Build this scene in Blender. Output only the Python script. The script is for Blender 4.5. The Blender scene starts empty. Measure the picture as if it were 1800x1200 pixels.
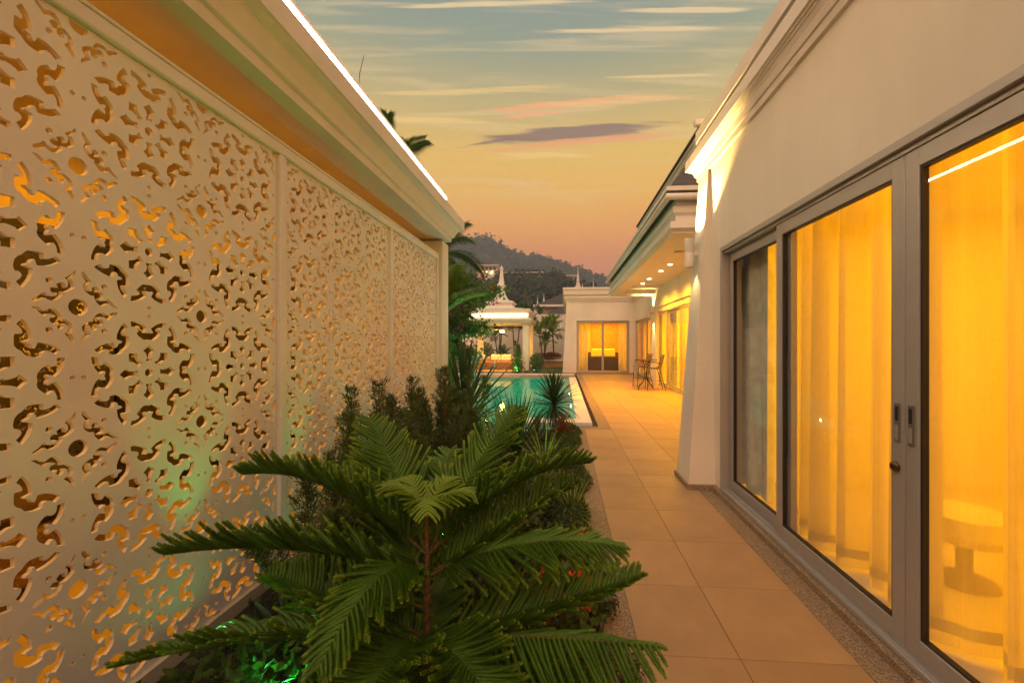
import bpy, math, random
from mathutils import Vector, Matrix
import numpy as np
R = math.radians
random.seed(7)
rng = np.random.default_rng(7)
sc = bpy.context.scene
COL = sc.collection

# ------------------------------------------------------------------ camera
F, CX, CY, H = 722.0, 939.0, 603.0, 1.54
TH = math.atan(51 / F)
cam = bpy.data.cameras.new('camera')
camo = bpy.data.objects.new('camera', cam)
COL.objects.link(camo)
camo.location = (0, 0, H)
camo.rotation_euler = (R(90), 0, TH)
cam.sensor_fit = 'HORIZONTAL'
cam.sensor_width = 36
cam.lens = F / 1800 * 36
cam.shift_x = -(CX - 900) / 1800
cam.shift_y = (CY - 600) / 1800
cam.clip_start = 0.05
cam.clip_end = 5000
sc.camera = camo

def ray(px, py):
    l = (px - CX) / F
    u = (CY - py) / F
    return Vector((-math.sin(TH) + l * math.cos(TH), math.cos(TH) + l * math.sin(TH), u))

def atY(px, py, Y):
    d = ray(px, py)
    t = Y / d.y
    return Vector((d.x * t, Y, H + d.z * t))

def atZ(px, py, z=0.0):
    d = ray(px, py)
    t = (z - H) / d.z
    return Vector((d.x * t, d.y * t, z))

# ------------------------------------------------------------------ world
W = bpy.data.worlds.new('World')
sc.world = W
W.use_nodes = True
nt = W.node_tree
for n in list(nt.nodes):
    nt.nodes.remove(n)
def N(t, **k):
    n = nt.nodes.new(t)
    for a, b in k.items():
        setattr(n, a, b)
    return n
def L(a, b):
    nt.links.new(a, b)
def lin(r, g, b):
    f = lambda c: (c / 255 / 12.92) if c / 255 <= 0.04045 else ((c / 255 + 0.055) / 1.055) ** 2.4
    return (f(r), f(g), f(b), 1)
def M_(op, a, b=None, c=None):
    n = N('ShaderNodeMath', operation=op)
    for i, v in enumerate((a, b, c)):
        if v is None:
            continue
        if isinstance(v, (int, float)):
            n.inputs[i].default_value = v
        else:
            L(v, n.inputs[i])
    return n.outputs[0]
tc = N('ShaderNodeTexCoord')
sep = N('ShaderNodeSeparateXYZ')
L(tc.outputs['Generated'], sep.inputs[0])
X_, Y_, Z_ = sep.outputs
ramp = N('ShaderNodeValToRGB')
cr = ramp.color_ramp
stops = [(0.0, (164, 106, 84)), (0.085, (196, 124, 96)), (0.155, (226, 126, 88)), (0.20, (242, 138, 74)), (0.26, (248, 162, 68)),
         (0.34, (240, 180, 74)), (0.42, (226, 182, 88)), (0.50, (184, 166, 110)), (0.58, (138, 148, 126)), (0.66, (114, 136, 134)), (1.0, (120, 140, 146))]
while len(cr.elements) > 1:
    cr.elements.remove(cr.elements[-1])
cr.elements[0].position = 0
cr.elements[0].color = lin(*stops[0][1])
for p, c in stops[1:]:
    e = cr.elements.new(p)
    e.color = lin(*c)
L(M_('MAXIMUM', Z_, 0.0), ramp.inputs[0])
# thin cirrus: noise stretched along the horizon
yy = M_('MAXIMUM', M_('ABSOLUTE', Y_), 0.08)
tx = M_('DIVIDE', X_, yy)
tz = M_('DIVIDE', Z_, yy)
cv = N('ShaderNodeCombineXYZ')
tzs = M_('MULTIPLY_ADD', tx, 0.05, tz)
L(M_('MULTIPLY', tx, 1.3), cv.inputs[0])
L(M_('MULTIPLY', tzs, 19.0), cv.inputs[1])
L(M_('MULTIPLY', Y_, 0.5), cv.inputs[2])
nz = N('ShaderNodeTexNoise')
nz.inputs['Scale'].default_value = 1.7
nz.inputs['Detail'].default_value = 10
nz.inputs['Roughness'].default_value = 0.55
nz.inputs['Distortion'].default_value = 0.7
L(cv.outputs[0], nz.inputs['Vector'])
cm = N('ShaderNodeMapRange', interpolation_type='SMOOTHSTEP')
cm.inputs['From Min'].default_value = 0.44
cm.inputs['From Max'].default_value = 0.72
L(nz.outputs[0], cm.inputs['Value'])
band = N('ShaderNodeMapRange', interpolation_type='SMOOTHSTEP')
band.inputs['From Min'].default_value = 0.22
band.inputs['From Max'].default_value = 0.42
L(Z_, band.inputs['Value'])
cmask = M_('MULTIPLY', M_('MULTIPLY', cm.outputs[0], band.outputs[0]), 0.42)
mix1 = N('ShaderNodeMix', data_type='RGBA')
L(cmask, mix1.inputs['Factor'])
L(ramp.outputs[0], mix1.inputs['A'])
mix1.inputs['B'].default_value = lin(230, 198, 146)
# gather a gaussian window of streaks, tinted
def gwin(cx, cz, sx, sz, slope=0.0):
    a = M_('DIVIDE', M_('SUBTRACT', tx, cx), sx)
    zc = M_('SUBTRACT', M_('SUBTRACT', tz, cz), M_('MULTIPLY', M_('SUBTRACT', tx, cx), slope))
    b = M_('DIVIDE', zc, sz)
    s = M_('ADD', M_('MULTIPLY', a, a), M_('MULTIPLY', b, b))
    g = M_('EXPONENT', M_('MULTIPLY', s, -1.0))
    return M_('MULTIPLY', g, M_('GREATER_THAN', Y_, 0.0))
nz2 = N('ShaderNodeTexNoise')
nz2.inputs['Scale'].default_value = 3.2
nz2.inputs['Detail'].default_value = 6
nz2.inputs['Roughness'].default_value = 0.6
L(cv.outputs[0], nz2.inputs['Vector'])
last = mix1.outputs['Result']
for (px, py, wpx, hpx, sl, col, amt) in [
        (1000, 234, 190, 15, 0.05, (118, 92, 92), 2.9), (1010, 250, 230, 9, 0.05, (232, 160, 104), 1.7), (860, 250, 70, 5, 0.12, (135, 104, 96), 2.0),
        (1020, 180, 170, 9, 0.05, (236, 166, 112), 2.1), (930, 203, 80, 6, 0.05, (232, 168, 120), 1.9), (1110, 176, 160, 16, 0.03, (234, 186, 122), 1.2),
        (1150, 52, 230, 7, -0.03, (226, 196, 146), 2.2), (860, 8, 200, 7, -0.03, (224, 196, 146), 1.9), (960, 276, 120, 8, -0.03, (240, 196, 112), 1.9),
        (840, 160, 260, 10, 0.0, (222, 190, 122), 1.5), (750, 212, 170, 7, -0.06, (232, 196, 116), 1.7), (1180, 134, 120, 4, -0.02, (226, 192, 130), 1.8), (1190, 18, 160, 6, -0.05, (226, 196, 146), 1.8)]:
    d = ray(px, py)
    g = gwin(d.x / d.y, d.z / d.y, wpx / F, hpx / F, sl)
    m2 = N('ShaderNodeMapRange', interpolation_type='SMOOTHSTEP')
    m2.inputs['From Min'].default_value = 0.0
    m2.inputs['From Max'].default_value = 0.55
    L(M_('ADD', M_('MULTIPLY', g, 0.62 + amt * 0.32), M_('MULTIPLY_ADD', nz2.outputs[0], 2.3, -1.70)), m2.inputs['Value'])
    mx = N('ShaderNodeMix', data_type='RGBA')
    L(M_('MULTIPLY', m2.outputs[0], 0.85), mx.inputs['Factor'])
    L(last, mx.inputs['A'])
    mx.inputs['B'].default_value = lin(*col)
    last = mx.outputs['Result']
sky = N('ShaderNodeTexSky', sky_type='NISHITA')
sky.sun_disc = False
sky.sun_elevation = R(1.0)
sky.sun_rotation = R(5)
bg1 = N('ShaderNodeBackground')
L(last, bg1.inputs[0])
bg1.inputs[1].default_value = 1.28
bg2 = N('ShaderNodeBackground')
L(sky.outputs[0], bg2.inputs[0])
bg2.inputs[1].default_value = 0.01
ad = N('ShaderNodeAddShader')
L(bg1.outputs[0], ad.inputs[0])
L(bg2.outputs[0], ad.inputs[1])
wo = N('ShaderNodeOutputWorld')
L(ad.outputs[0], wo.inputs[0])

# added warm fill from above and behind the camera: a very wide sun lamp
sun = bpy.data.lights.new('sun', 'SUN')
sun.energy = 2.15
sun.angle = R(60)
sun.color = (1.0, 0.62, 0.42)
suno = bpy.data.objects.new('sun', sun)
COL.objects.link(suno)
suno.rotation_euler = (R(38), 0, R(-5))

sc.view_settings.view_transform = 'Standard'
sc.view_settings.look = 'None'
sc.view_settings.exposure = 0.13
sc.view_settings.gamma = 1.0
sc.view_settings.use_curve_mapping = False
cy = sc.cycles
cy.max_bounces = 8
cy.diffuse_bounces = 4
cy.glossy_bounces = 3
cy.transmission_bounces = 4
cy.transparent_max_bounces = 24
cy.caustics_reflective = False
cy.caustics_refractive = False
cy.sample_clamp_indirect = 4.0
cy.use_denoising = True

# ------------------------------------------------------------------ materials
def mat(name, color, rough=0.6, var=0.0, vscale=8.0, bump=0.0, bscale=60.0, metal=0.0, spec=0.5, trans=0.0, emit=None, estr=0.0, coords='Object', detail=4, coat=0.0):
    m = bpy.data.materials.new(name)
    m.use_nodes = True
    t = m.node_tree
    b = t.nodes['Principled BSDF']
    b.inputs['Base Color'].default_value = (*color, 1)
    b.inputs['Roughness'].default_value = rough
    b.inputs['Metallic'].default_value = metal
    b.inputs['Specular IOR Level'].default_value = spec
    b.inputs['Coat Weight'].default_value = coat
    if emit:
        b.inputs['Emission Color'].default_value = (*emit, 1)
        b.inputs['Emission Strength'].default_value = estr
    tcn = t.nodes.new('ShaderNodeTexCoord')
    if var > 0:
        n = t.nodes.new('ShaderNodeTexNoise')
        n.inputs['Scale'].default_value = vscale
        n.inputs['Detail'].default_value = detail
        t.links.new(tcn.outputs[coords], n.inputs['Vector'])
        mr = t.nodes.new('ShaderNodeMapRange')
        mr.inputs['From Min'].default_value = 0.3
        mr.inputs['From Max'].default_value = 0.7
        mr.inputs['To Min'].default_value = 1 - var
        mr.inputs['To Max'].default_value = 1 + var
        t.links.new(n.outputs[0], mr.inputs['Value'])
        vm = t.nodes.new('ShaderNodeVectorMath')
        vm.operation = 'SCALE'
        vm.inputs[0].default_value = color
        t.links.new(mr.outputs[0], vm.inputs['Scale'])
        t.links.new(vm.outputs[0], b.inputs['Base Color'])
    if bump > 0:
        n2 = t.nodes.new('ShaderNodeTexNoise')
        n2.inputs['Scale'].default_value = bscale
        n2.inputs['Detail'].default_value = 5
        t.links.new(tcn.outputs[coords], n2.inputs['Vector'])
        bp = t.nodes.new('ShaderNodeBump')
        bp.inputs['Strength'].default_value = bump
        bp.inputs['Distance'].default_value = 0.02
        t.links.new(n2.outputs[0], bp.inputs['Height'])
        t.links.new(bp.outputs[0], b.inputs['Normal'])
    return m

def leafmat(name, c, rough=0.45, trans=0.35, var=0.35, vscale=6.0):
    """leaf: diffuse/gloss front mixed with translucency, colour varied from leaf to leaf"""
    m = mat(name, c, rough, var, vscale)
    t = m.node_tree
    b = t.nodes['Principled BSDF']
    out = t.nodes['Material Output']
    tr = t.nodes.new('ShaderNodeBsdfTranslucent')
    tr.inputs[0].default_value = (c[0] * 1.3, c[1] * 1.4, c[2] * 0.6, 1)
    mx = t.nodes.new('ShaderNodeMixShader')
    mx.inputs[0].default_value = trans
    t.links.new(b.outputs[0], mx.inputs[1])
    t.links.new(tr.outputs[0], mx.inputs[2])
    t.links.new(mx.outputs[0], out.inputs[0])
    return m

def glassmat(name, tint=(1, 1, 1), ior=1.45, bump=0.0, bscale=3.0):
    m = bpy.data.materials.new(name)
    m.use_nodes = True
    t = m.node_tree
    for n in list(t.nodes):
        t.nodes.remove(n)
    out = t.nodes.new('ShaderNodeOutputMaterial')
    tr = t.nodes.new('ShaderNodeBsdfTransparent')
    tr.inputs[0].default_value = (*tint, 1)
    gl = t.nodes.new('ShaderNodeBsdfGlossy')
    gl.inputs['Roughness'].default_value = 0.0 if bump == 0 else 0.02
    fr = t.nodes.new('ShaderNodeFresnel')
    fr.inputs[0].default_value = ior
    mx = t.nodes.new('ShaderNodeMixShader')
    # reflect on the way in only: the pane's exit face is seen from inside the glass
    geo = t.nodes.new('ShaderNodeNewGeometry')
    mm = t.nodes.new('ShaderNodeMath')
    mm.operation = 'MULTIPLY_ADD'
    mm.inputs[1].default_value = -1.0
    mm.inputs[2].default_value = 1.0
    t.links.new(geo.outputs['Backfacing'], mm.inputs[0])
    m3 = t.nodes.new('ShaderNodeMath')
    m3.operation = 'MULTIPLY'
    t.links.new(fr.outputs[0], m3.inputs[0])
    t.links.new(mm.outputs[0], m3.inputs[1])
    t.links.new(m3.outputs[0], mx.inputs[0])
    t.links.new(tr.outputs[0], mx.inputs[1])
    t.links.new(gl.outputs[0], mx.inputs[2])
    t.links.new(mx.outputs[0], out.inputs[0])
    if bump > 0:
        tcn = t.nodes.new('ShaderNodeTexCoord')
        mp = t.nodes.new('ShaderNodeMapping')
        mp.inputs['Scale'].default_value = (1.6, 0.7, 1)
        t.links.new(tcn.outputs['Object'], mp.inputs[0])
        n2 = t.nodes.new('ShaderNodeTexNoise')
        n2.inputs['Scale'].default_value = bscale
        n2.inputs['Detail'].default_value = 2
        t.links.new(mp.outputs[0], n2.inputs['Vector'])
        bp = t.nodes.new('ShaderNodeBump')
        bp.inputs['Strength'].default_value = bump
        bp.inputs['Distance'].default_value = 0.02
        t.links.new(n2.outputs[0], bp.inputs['Height'])
        t.links.new(bp.outputs[0], gl.inputs['Normal'])
        t.links.new(bp.outputs[0], fr.inputs['Normal'])
    return m

def sheermat(name, c, opac=0.5):
    m = bpy.data.materials.new(name)
    m.use_nodes = True
    t = m.node_tree
    for n in list(t.nodes):
        t.nodes.remove(n)
    out = t.nodes.new('ShaderNodeOutputMaterial')
    tr = t.nodes.new('ShaderNodeBsdfTransparent')
    df = t.nodes.new('ShaderNodeBsdfDiffuse')
    df.inputs[0].default_value = (*c, 1)
    tl = t.nodes.new('ShaderNodeBsdfTranslucent')
    tl.inputs[0].default_value = (*c, 1)
    m1 = t.nodes.new('ShaderNodeMixShader')
    m1.inputs[0].default_value = 0.6
    t.links.new(df.outputs[0], m1.inputs[1])
    t.links.new(tl.outputs[0], m1.inputs[2])
    m2 = t.nodes.new('ShaderNodeMixShader')
    t.links.new(tr.outputs[0], m2.inputs[1])
    t.links.new(m1.outputs[0], m2.inputs[2])
    # slubbed weave: fine vertical threads of varying density
    tcn = t.nodes.new('ShaderNodeTexCoord')
    mp = t.nodes.new('ShaderNodeMapping')
    mp.inputs['Scale'].default_value = (160, 160, 5.0)
    t.links.new(tcn.outputs['Object'], mp.inputs[0])
    nz = t.nodes.new('ShaderNodeTexNoise')
    nz.inputs['Scale'].default_value = 1.5
    nz.inputs['Detail'].default_value = 3
    t.links.new(mp.outputs[0], nz.inputs['Vector'])
    mr = t.nodes.new('ShaderNodeMapRange')
    mr.inputs['From Min'].default_value = 0.3
    mr.inputs['From Max'].default_value = 0.7
    mr.inputs['To Min'].default_value = opac - 0.13
    mr.inputs['To Max'].default_value = opac - 0.06
    t.links.new(nz.outputs[0], mr.inputs['Value'])
    # cloth seen edge-on in its folds is denser
    lw = t.nodes.new('ShaderNodeLayerWeight')
    lw.inputs[0].default_value = 0.5
    pw = t.nodes.new('ShaderNodeMath')
    pw.operation = 'MULTIPLY_ADD'
    pw.inputs[1].default_value = 1.3
    t.links.new(lw.outputs['Facing'], pw.inputs[0])
    t.links.new(mr.outputs[0], pw.inputs[2])
    pw.use_clamp = True
    t.links.new(pw.outputs[0], m2.inputs[0])
    t.links.new(m2.outputs[0], out.inputs[0])
    return m

def pebblemat(name):
    m = bpy.data.materials.new(name)
    m.use_nodes = True
    t = m.node_tree
    b = t.nodes['Principled BSDF']
    b.inputs['Roughness'].default_value = 0.55
    tcn = t.nodes.new('ShaderNodeTexCoord')
    v = t.nodes.new('ShaderNodeTexVoronoi')
    v.inputs['Scale'].default_value = 165
    t.links.new(tcn.outputs['Object'], v.inputs['Vector'])
    r = t.nodes.new('ShaderNodeValToRGB')
    e = r.color_ramp.elements
    e[0].position = 0.0
    e[0].color = (0.13, 0.10, 0.075, 1)
    e[1].position = 1.0
    e[1].color = (0.46, 0.34, 0.21, 1)
    x = r.color_ramp.elements.new(0.45)
    x.color = (0.27, 0.185, 0.11, 1)
    sp = t.nodes.new('ShaderNodeSeparateColor')
    t.links.new(v.outputs['Color'], sp.inputs[0])
    t.links.new(sp.outputs[0], r.inputs[0])
    t.links.new(r.outputs[0], b.inputs['Base Color'])
    bp = t.nodes.new('ShaderNodeBump')
    bp.inputs['Strength'].default_value = 0.8
    bp.inputs['Distance'].default_value = 0.004
    bp.invert = True
    t.links.new(v.outputs['Distance'], bp.inputs['Height'])
    t.links.new(bp.outputs[0], b.inputs['Normal'])
    return m

def emis(name, c, s):
    return mat(name, (0.8, 0.8, 0.8), 0.5, emit=c, estr=s)

PLASTER = mat('white plaster', (0.82, 0.75, 0.64), 0.75, 0.06, 1.1, 0.22, 22, detail=9)
PLASTER2 = mat('white render cornice', (0.78, 0.72, 0.65), 0.6, 0.04, 2.2, 0.06, 25)
PANEL = mat('white lattice board', (0.80, 0.74, 0.67), 0.5, 0.05, 1.9, 0.05, 45, detail=9)
ALU = mat('taupe powder coated aluminium', (0.44, 0.42, 0.41), 0.42, 0.03, 20, 0.03, 400, metal=0.35)
RUBBER = mat('black seal', (0.015, 0.015, 0.015), 0.5)
TILE = mat('sand porcelain tile', (0.42, 0.265, 0.13), 0.42, 0.09, 3.5, 0.06, 90, coords='Object', detail=9)
def weather(m, amt, sc_):
    """faint rain streaks and cloudy dirt over the plaster, laid along the wall's height"""
    t = m.node_tree
    b = t.nodes['Principled BSDF']
    tcn = t.nodes.new('ShaderNodeTexCoord')
    mp = t.nodes.new('ShaderNodeMapping')
    mp.inputs['Scale'].default_value = sc_
    t.links.new(tcn.outputs['Object'], mp.inputs[0])
    n = t.nodes.new('ShaderNodeTexNoise')
    n.inputs['Scale'].default_value = 1.0
    n.inputs['Detail'].default_value = 8
    n.inputs['Roughness'].default_value = 0.65
    t.links.new(mp.outputs[0], n.inputs['Vector'])
    mr = t.nodes.new('ShaderNodeMapRange')
    mr.inputs['From Min'].default_value = 0.30
    mr.inputs['From Max'].default_value = 0.62
    mr.inputs['To Min'].default_value = 1 - amt
    mr.inputs['To Max'].default_value = 1.0
    t.links.new(n.outputs[0], mr.inputs['Value'])
    vm = t.nodes.new('ShaderNodeVectorMath')
    vm.operation = 'SCALE'
    t.links.new(b.inputs['Base Color'].links[0].from_socket, vm.inputs[0])
    t.links.new(mr.outputs[0], vm.inputs['Scale'])
    t.links.new(vm.outputs[0], b.inputs['Base Color'])
weather(PLASTER, 0.045, (5, 5, 0.8))
weather(PLASTER2, 0.06, (7, 7, 1.5))
weather(PANEL, 0.06, (4, 4, 0.7))
weather(TILE, 0.13, (2.5, 2.5, 2.5))
_t = TILE.node_tree
_oi = _t.nodes.new('ShaderNodeObjectInfo')
_mr = _t.nodes.new('ShaderNodeMapRange')
_mr.inputs['To Min'].default_value = 0.90
_mr.inputs['To Max'].default_value = 1.10
_t.links.new(_oi.outputs['Random'], _mr.inputs['Value'])
_vm = _t.nodes.new('ShaderNodeVectorMath')
_vm.operation = 'SCALE'
_b = _t.nodes['Principled BSDF']
_src = _b.inputs['Base Color'].links[0].from_socket
_t.links.new(_src, _vm.inputs[0])
_t.links.new(_mr.outputs[0], _vm.inputs['Scale'])
_t.links.new(_vm.outputs[0], _b.inputs['Base Color'])
GROUT = mat('grout', (0.34, 0.22, 0.12), 0.9)
PEB = pebblemat('pebble wash')
SOIL = mat('dark soil', (0.03, 0.022, 0.015), 0.95, 0.4, 20, 0.8, 30)
GLASS = glassmat('clear glass', (0.97, 0.98, 0.97))
SHEER = sheermat('sheer voile', (0.86, 0.76, 0.48), 0.56)
PALEV = sheermat('pale lined voile', (0.82, 0.78, 0.62), 0.8)
HEM = sheermat('voile hem', (0.60, 0.55, 0.46), 0.8)
DRAPE = mat('grey green drape', (0.62, 0.62, 0.53), 0.85, 0.15, 9)
INWALL = mat('interior wall paint', (0.80, 0.74, 0.66), 0.7, 0.03, 2)
INFLOOR = mat('interior floor tile', (0.62, 0.55, 0.45), 0.25, 0.06, 2)
ORANGEWALL = mat('terracotta stucco', (0.62, 0.30, 0.13), 0.8, 0.25, 9, 0.3, 20)
BROWN = mat('brown sofa cloth', (0.10, 0.065, 0.045), 0.85, 0.2, 30)
CREAM = mat('cream cushion cloth', (0.74, 0.68, 0.55), 0.85, 0.06, 12)
RED = mat('red seat cushion', (0.45, 0.14, 0.05), 0.85, 0.1, 12)
RATTAN = mat('woven rattan', (0.40, 0.24, 0.10), 0.6, 0.3, 60, 0.6, 120)
WOOD = mat('dark wood', (0.10, 0.055, 0.03), 0.5, 0.3, 12)
TAN = mat('tan lacquer', (0.48, 0.36, 0.22), 0.5, 0.1, 6)
STEEL = mat('dark bronze steel', (0.06, 0.05, 0.045), 0.45, metal=0.6)
CHROME = mat('brushed steel', (0.5, 0.48, 0.45), 0.25, metal=1.0)
TEXTI = mat('brown sling fabric', (0.14, 0.10, 0.075), 0.8, 0.2, 60)
SLATE = mat('dark roof tile', (0.07, 0.06, 0.058), 0.7, 0.3, 12, 0.3, 20)
POOLT = mat('teal pool mosaic', (0.02, 0.52, 0.40), 0.3, 0.15, 14)
POOLW = mat('pale coping stone', (0.74, 0.72, 0.68), 0.5, 0.05, 6, 0.05, 50)
DARKSLOT = mat('drain channel', (0.09, 0.08, 0.075), 0.7, 0.2, 10)
LAWN = mat('lawn soil', (0.045, 0.07, 0.02), 0.9, 0.3, 10)
LED = emis('led strip', (1.0, 0.74, 0.50), 38)
LEDP = emis('pergola led strip', (1.0, 0.78, 0.46), 7)
LAMPW = emis('lamp glass', (1.0, 0.80, 0.45), 14)
LAMPH = emis('hot lamp glass', (1.0, 0.78, 0.42), 40)
GREENE = emis('green lamp glass', (0.12, 1.0, 0.25), 14)
POOLL = emis('pool lamp glass', (0.85, 1.0, 0.9), 25)
PINE = leafmat('pine needles', (0.10, 0.205, 0.018), 0.5, 0.25, 0.3, 10)
PINEN = leafmat('young pine needles', (0.20, 0.31, 0.025), 0.5, 0.3, 0.2, 10)
BARK = mat('red brown bark', (0.15, 0.075, 0.03), 0.8, 0.4, 60, 0.6, 80)
BARKG = mat('grey palm bark', (0.17, 0.13, 0.085), 0.85, 0.35, 25, 0.5, 40)
CYP = leafmat('cypress sprays', (0.085, 0.125, 0.03), 0.6, 0.2, 0.45, 9)
STRAP = leafmat('dark strap leaves', (0.035, 0.075, 0.02), 0.35, 0.2, 0.4, 5)
PALML = leafmat('palm leaflets', (0.06, 0.115, 0.018), 0.4, 0.3, 0.35, 4)
PALMY = leafmat('yellow green palm leaflets', (0.17, 0.24, 0.025), 0.4, 0.35, 0.3, 4)
BOUG = leafmat('bougainvillea leaves', (0.11, 0.18, 0.025), 0.45, 0.35, 0.5, 5)
PINK = leafmat('pink bracts', (0.50, 0.06, 0.20), 0.6, 0.4, 0.3, 5)
PURP = leafmat('purple flowers', (0.30, 0.08, 0.30), 0.6, 0.3, 0.3, 5)
IXORA = leafmat('orange red flowers', (0.85, 0.07, 0.015), 0.6, 0.3, 0.3, 5)
CROTON = leafmat('red bronze leaves', (0.20, 0.045, 0.02), 0.4, 0.25, 0.6, 7)
BROAD = leafmat('broad green leaves', (0.11, 0.17, 0.03), 0.35, 0.3, 0.4, 7)
MOUND = leafmat('border foliage', (0.06, 0.10, 0.02), 0.5, 0.3, 0.5, 14)
GRASSY = leafmat('yellow green blades', (0.22, 0.26, 0.05), 0.5, 0.35, 0.3, 9)
FARLEAF = leafmat('far wood leaves', (0.035, 0.055, 0.022), 0.8, 0.15, 0.5, 0.15)
HILLM = mat('far hill ground', (0.04, 0.05, 0.028), 0.95, 0.4, 0.05)

# ------------------------------------------------------------------ mesh helpers
class MB:
    def __init__(s):
        s.v = []
        s.f = []
    def add(s, vs, fs):
        o = len(s.v)
        s.v += [tuple(v) for v in vs]
        s.f += [tuple(i + o for i in f) for f in fs]
        return s
    def box(s, x0, x1, y0, y1, z0, z1):
        return s.add([(x0, y0, z0), (x1, y0, z0), (x1, y1, z0), (x0, y1, z0), (x0, y0, z1), (x1, y0, z1), (x1, y1, z1), (x0, y1, z1)],
                     [(0, 3, 2, 1), (4, 5, 6, 7), (0, 1, 5, 4), (1, 2, 6, 5), (2, 3, 7, 6), (3, 0, 4, 7)])
    def bbox(s, x0, x1, y0, y1, z0, z1, b=0.01):
        """box with chamfered edges"""
        P = []
        for sx in (0, 1):
            for sy in (0, 1):
                for sz in (0, 1):
                    X, Y, Z = (x0, x1)[sx], (y0, y1)[sy], (z0, z1)[sz]
                    dx, dy, dz = (b, -b)[sx], (b, -b)[sy], (b, -b)[sz]
                    P += [(X, Y + dy, Z + dz), (X + dx, Y, Z + dz), (X + dx, Y + dy, Z)]
        import bmesh
        bm = bmesh.new()
        for p in P:
            bm.verts.new(p)
        bmesh.ops.convex_hull(bm, input=bm.verts)
        bm.verts.index_update()
        s.add([v.co[:] for v in bm.verts], [[v.index for v in f.verts] for f in bm.faces])
        bm.free()
        return s
    def prism(s, prof, ax, a, b, cap=True):
        """extrude closed profile; ax 'y': profile (x,z); ax 'x': profile (y,z); ax 'z': profile (x,y)"""
        n = len(prof)
        def mk(p, t):
            return {'y': (p[0], t, p[1]), 'x': (t, p[0], p[1]), 'z': (p[0], p[1], t)}[ax]
        vs = [mk(p, a) for p in prof] + [mk(p, b) for p in prof]
        fs = [(i, (i + 1) % n, n + (i + 1) % n, n + i) for i in range(n)]
        if cap:
            fs += [tuple(range(n))[::-1], tuple(range(n, 2 * n))]
        return s.add(vs, fs)
    def tube(s, pts, rad, n=8, cap=True):
        pts = [Vector(p) for p in pts]
        if isinstance(rad, (int, float)):
            rad = [rad] * len(pts)
        vs = []
        up = Vector((0, 0, 1))
        for i, p in enumerate(pts):
            d = (pts[min(i + 1, len(pts) - 1)] - pts[max(i - 1, 0)]).normalized()
            a = d.cross(up)
            if a.length < 0.05:
                a = d.cross(Vector((1, 0, 0)))
            a.normalize()
            b = d.cross(a)
            for k in range(n):
                t = 2 * math.pi * k / n
                vs.append(p + (a * math.cos(t) + b * math.sin(t)) * rad[i])
        fs = []
        for i in range(len(pts) - 1):
            for k in range(n):
                fs.append((i * n + k, i * n + (k + 1) % n, (i + 1) * n + (k + 1) % n, (i + 1) * n + k))
        if cap:
            fs += [tuple(range(n))[::-1], tuple(range((len(pts) - 1) * n, len(pts) * n))]
        return s.add(vs, fs)
    def lathe(s, prof, c, n=16, sq=False):
        """profile (r,z) round vertical axis at c; sq: 4-sided"""
        if sq:
            n = 4
        vs = []
        for r, z in prof:
            for k in range(n):
                t = 2 * math.pi * (k + (0.5 if sq else 0)) / n
                rr = r * (math.sqrt(2) if sq else 1)
                vs.append((c[0] + rr * math.cos(t), c[1] + rr * math.sin(t), c[2] + z))
        fs = []
        for i in range(len(prof) - 1):
            for k in range(n):
                fs.append((i * n + k, i * n + (k + 1) % n, (i + 1) * n + (k + 1) % n, (i + 1) * n + k))
        fs += [tuple(range(n))[::-1], tuple(range((len(prof) - 1) * n, len(prof) * n))]
        return s.add(vs, fs)
    def build(s, name, m, parent=None, smooth=False, local=False, kind=None, label=None):
        me = bpy.data.meshes.new(name)
        v = s.v
        off = None
        if parent is not None and not local:
            off = wloc(parent)
            v = [(a[0] - off[0], a[1] - off[1], a[2] - off[2]) for a in s.v]
        me.from_pydata(v, [], s.f)
        me.update()
        me.materials.append(m)
        if smooth:
            me.polygons.foreach_set('use_smooth', [True] * len(me.polygons))
            if hasattr(me, 'set_sharp_from_angle'):
                me.set_sharp_from_angle(angle=R(40))
        o = bpy.data.objects.new(name, me)
        COL.objects.link(o)
        if parent is not None:
            o.parent = parent
        if kind:
            o['kind'] = kind
        if label:
            o['label'] = label
        return o

def wloc(o):
    p = Vector(o.location)
    while o.parent is not None:
        o = o.parent
        p = p + Vector(o.location)
    return p

def thing(name, label, cat, loc=(0, 0, 0), rz=0, group=None):
    o = bpy.data.objects.new(name, None)
    o.empty_display_size = 0.1
    COL.objects.link(o)
    o.location = loc
    o.rotation_euler = (0, 0, rz)
    o['label'] = label
    o['category'] = cat
    if group:
        o['group'] = group
    return o

def tag(o, label, cat, group=None, kind=None):
    o['label'] = label
    o['category'] = cat
    if group:
        o['group'] = group
    if kind:
        o['kind'] = kind
    return o

def struct(name, mb, m, smooth=False):
    o = mb.build(name, m, None, smooth)
    o['kind'] = 'structure'
    return o

def dup(o, parent=None, loc=None, rot=None, scale=None, label=None):
    c = o.copy()
    COL.objects.link(c)
    if parent is not None:
        c.parent = parent
    if loc is not None:
        c.location = loc
    if rot is not None:
        c.rotation_euler = rot
    if scale is not None:
        c.scale = scale
    if label:
        c['label'] = label
    return c

def dup_tree(root, loc, rz=0.0, label=None, scale=None):
    r = dup(root, loc=loc, rot=(0, 0, rz), label=label, scale=scale)
    for ch in list(root.children):
        c = dup(ch, parent=r)
        for g in list(ch.children):
            dup(g, parent=c)
    return r

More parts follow.
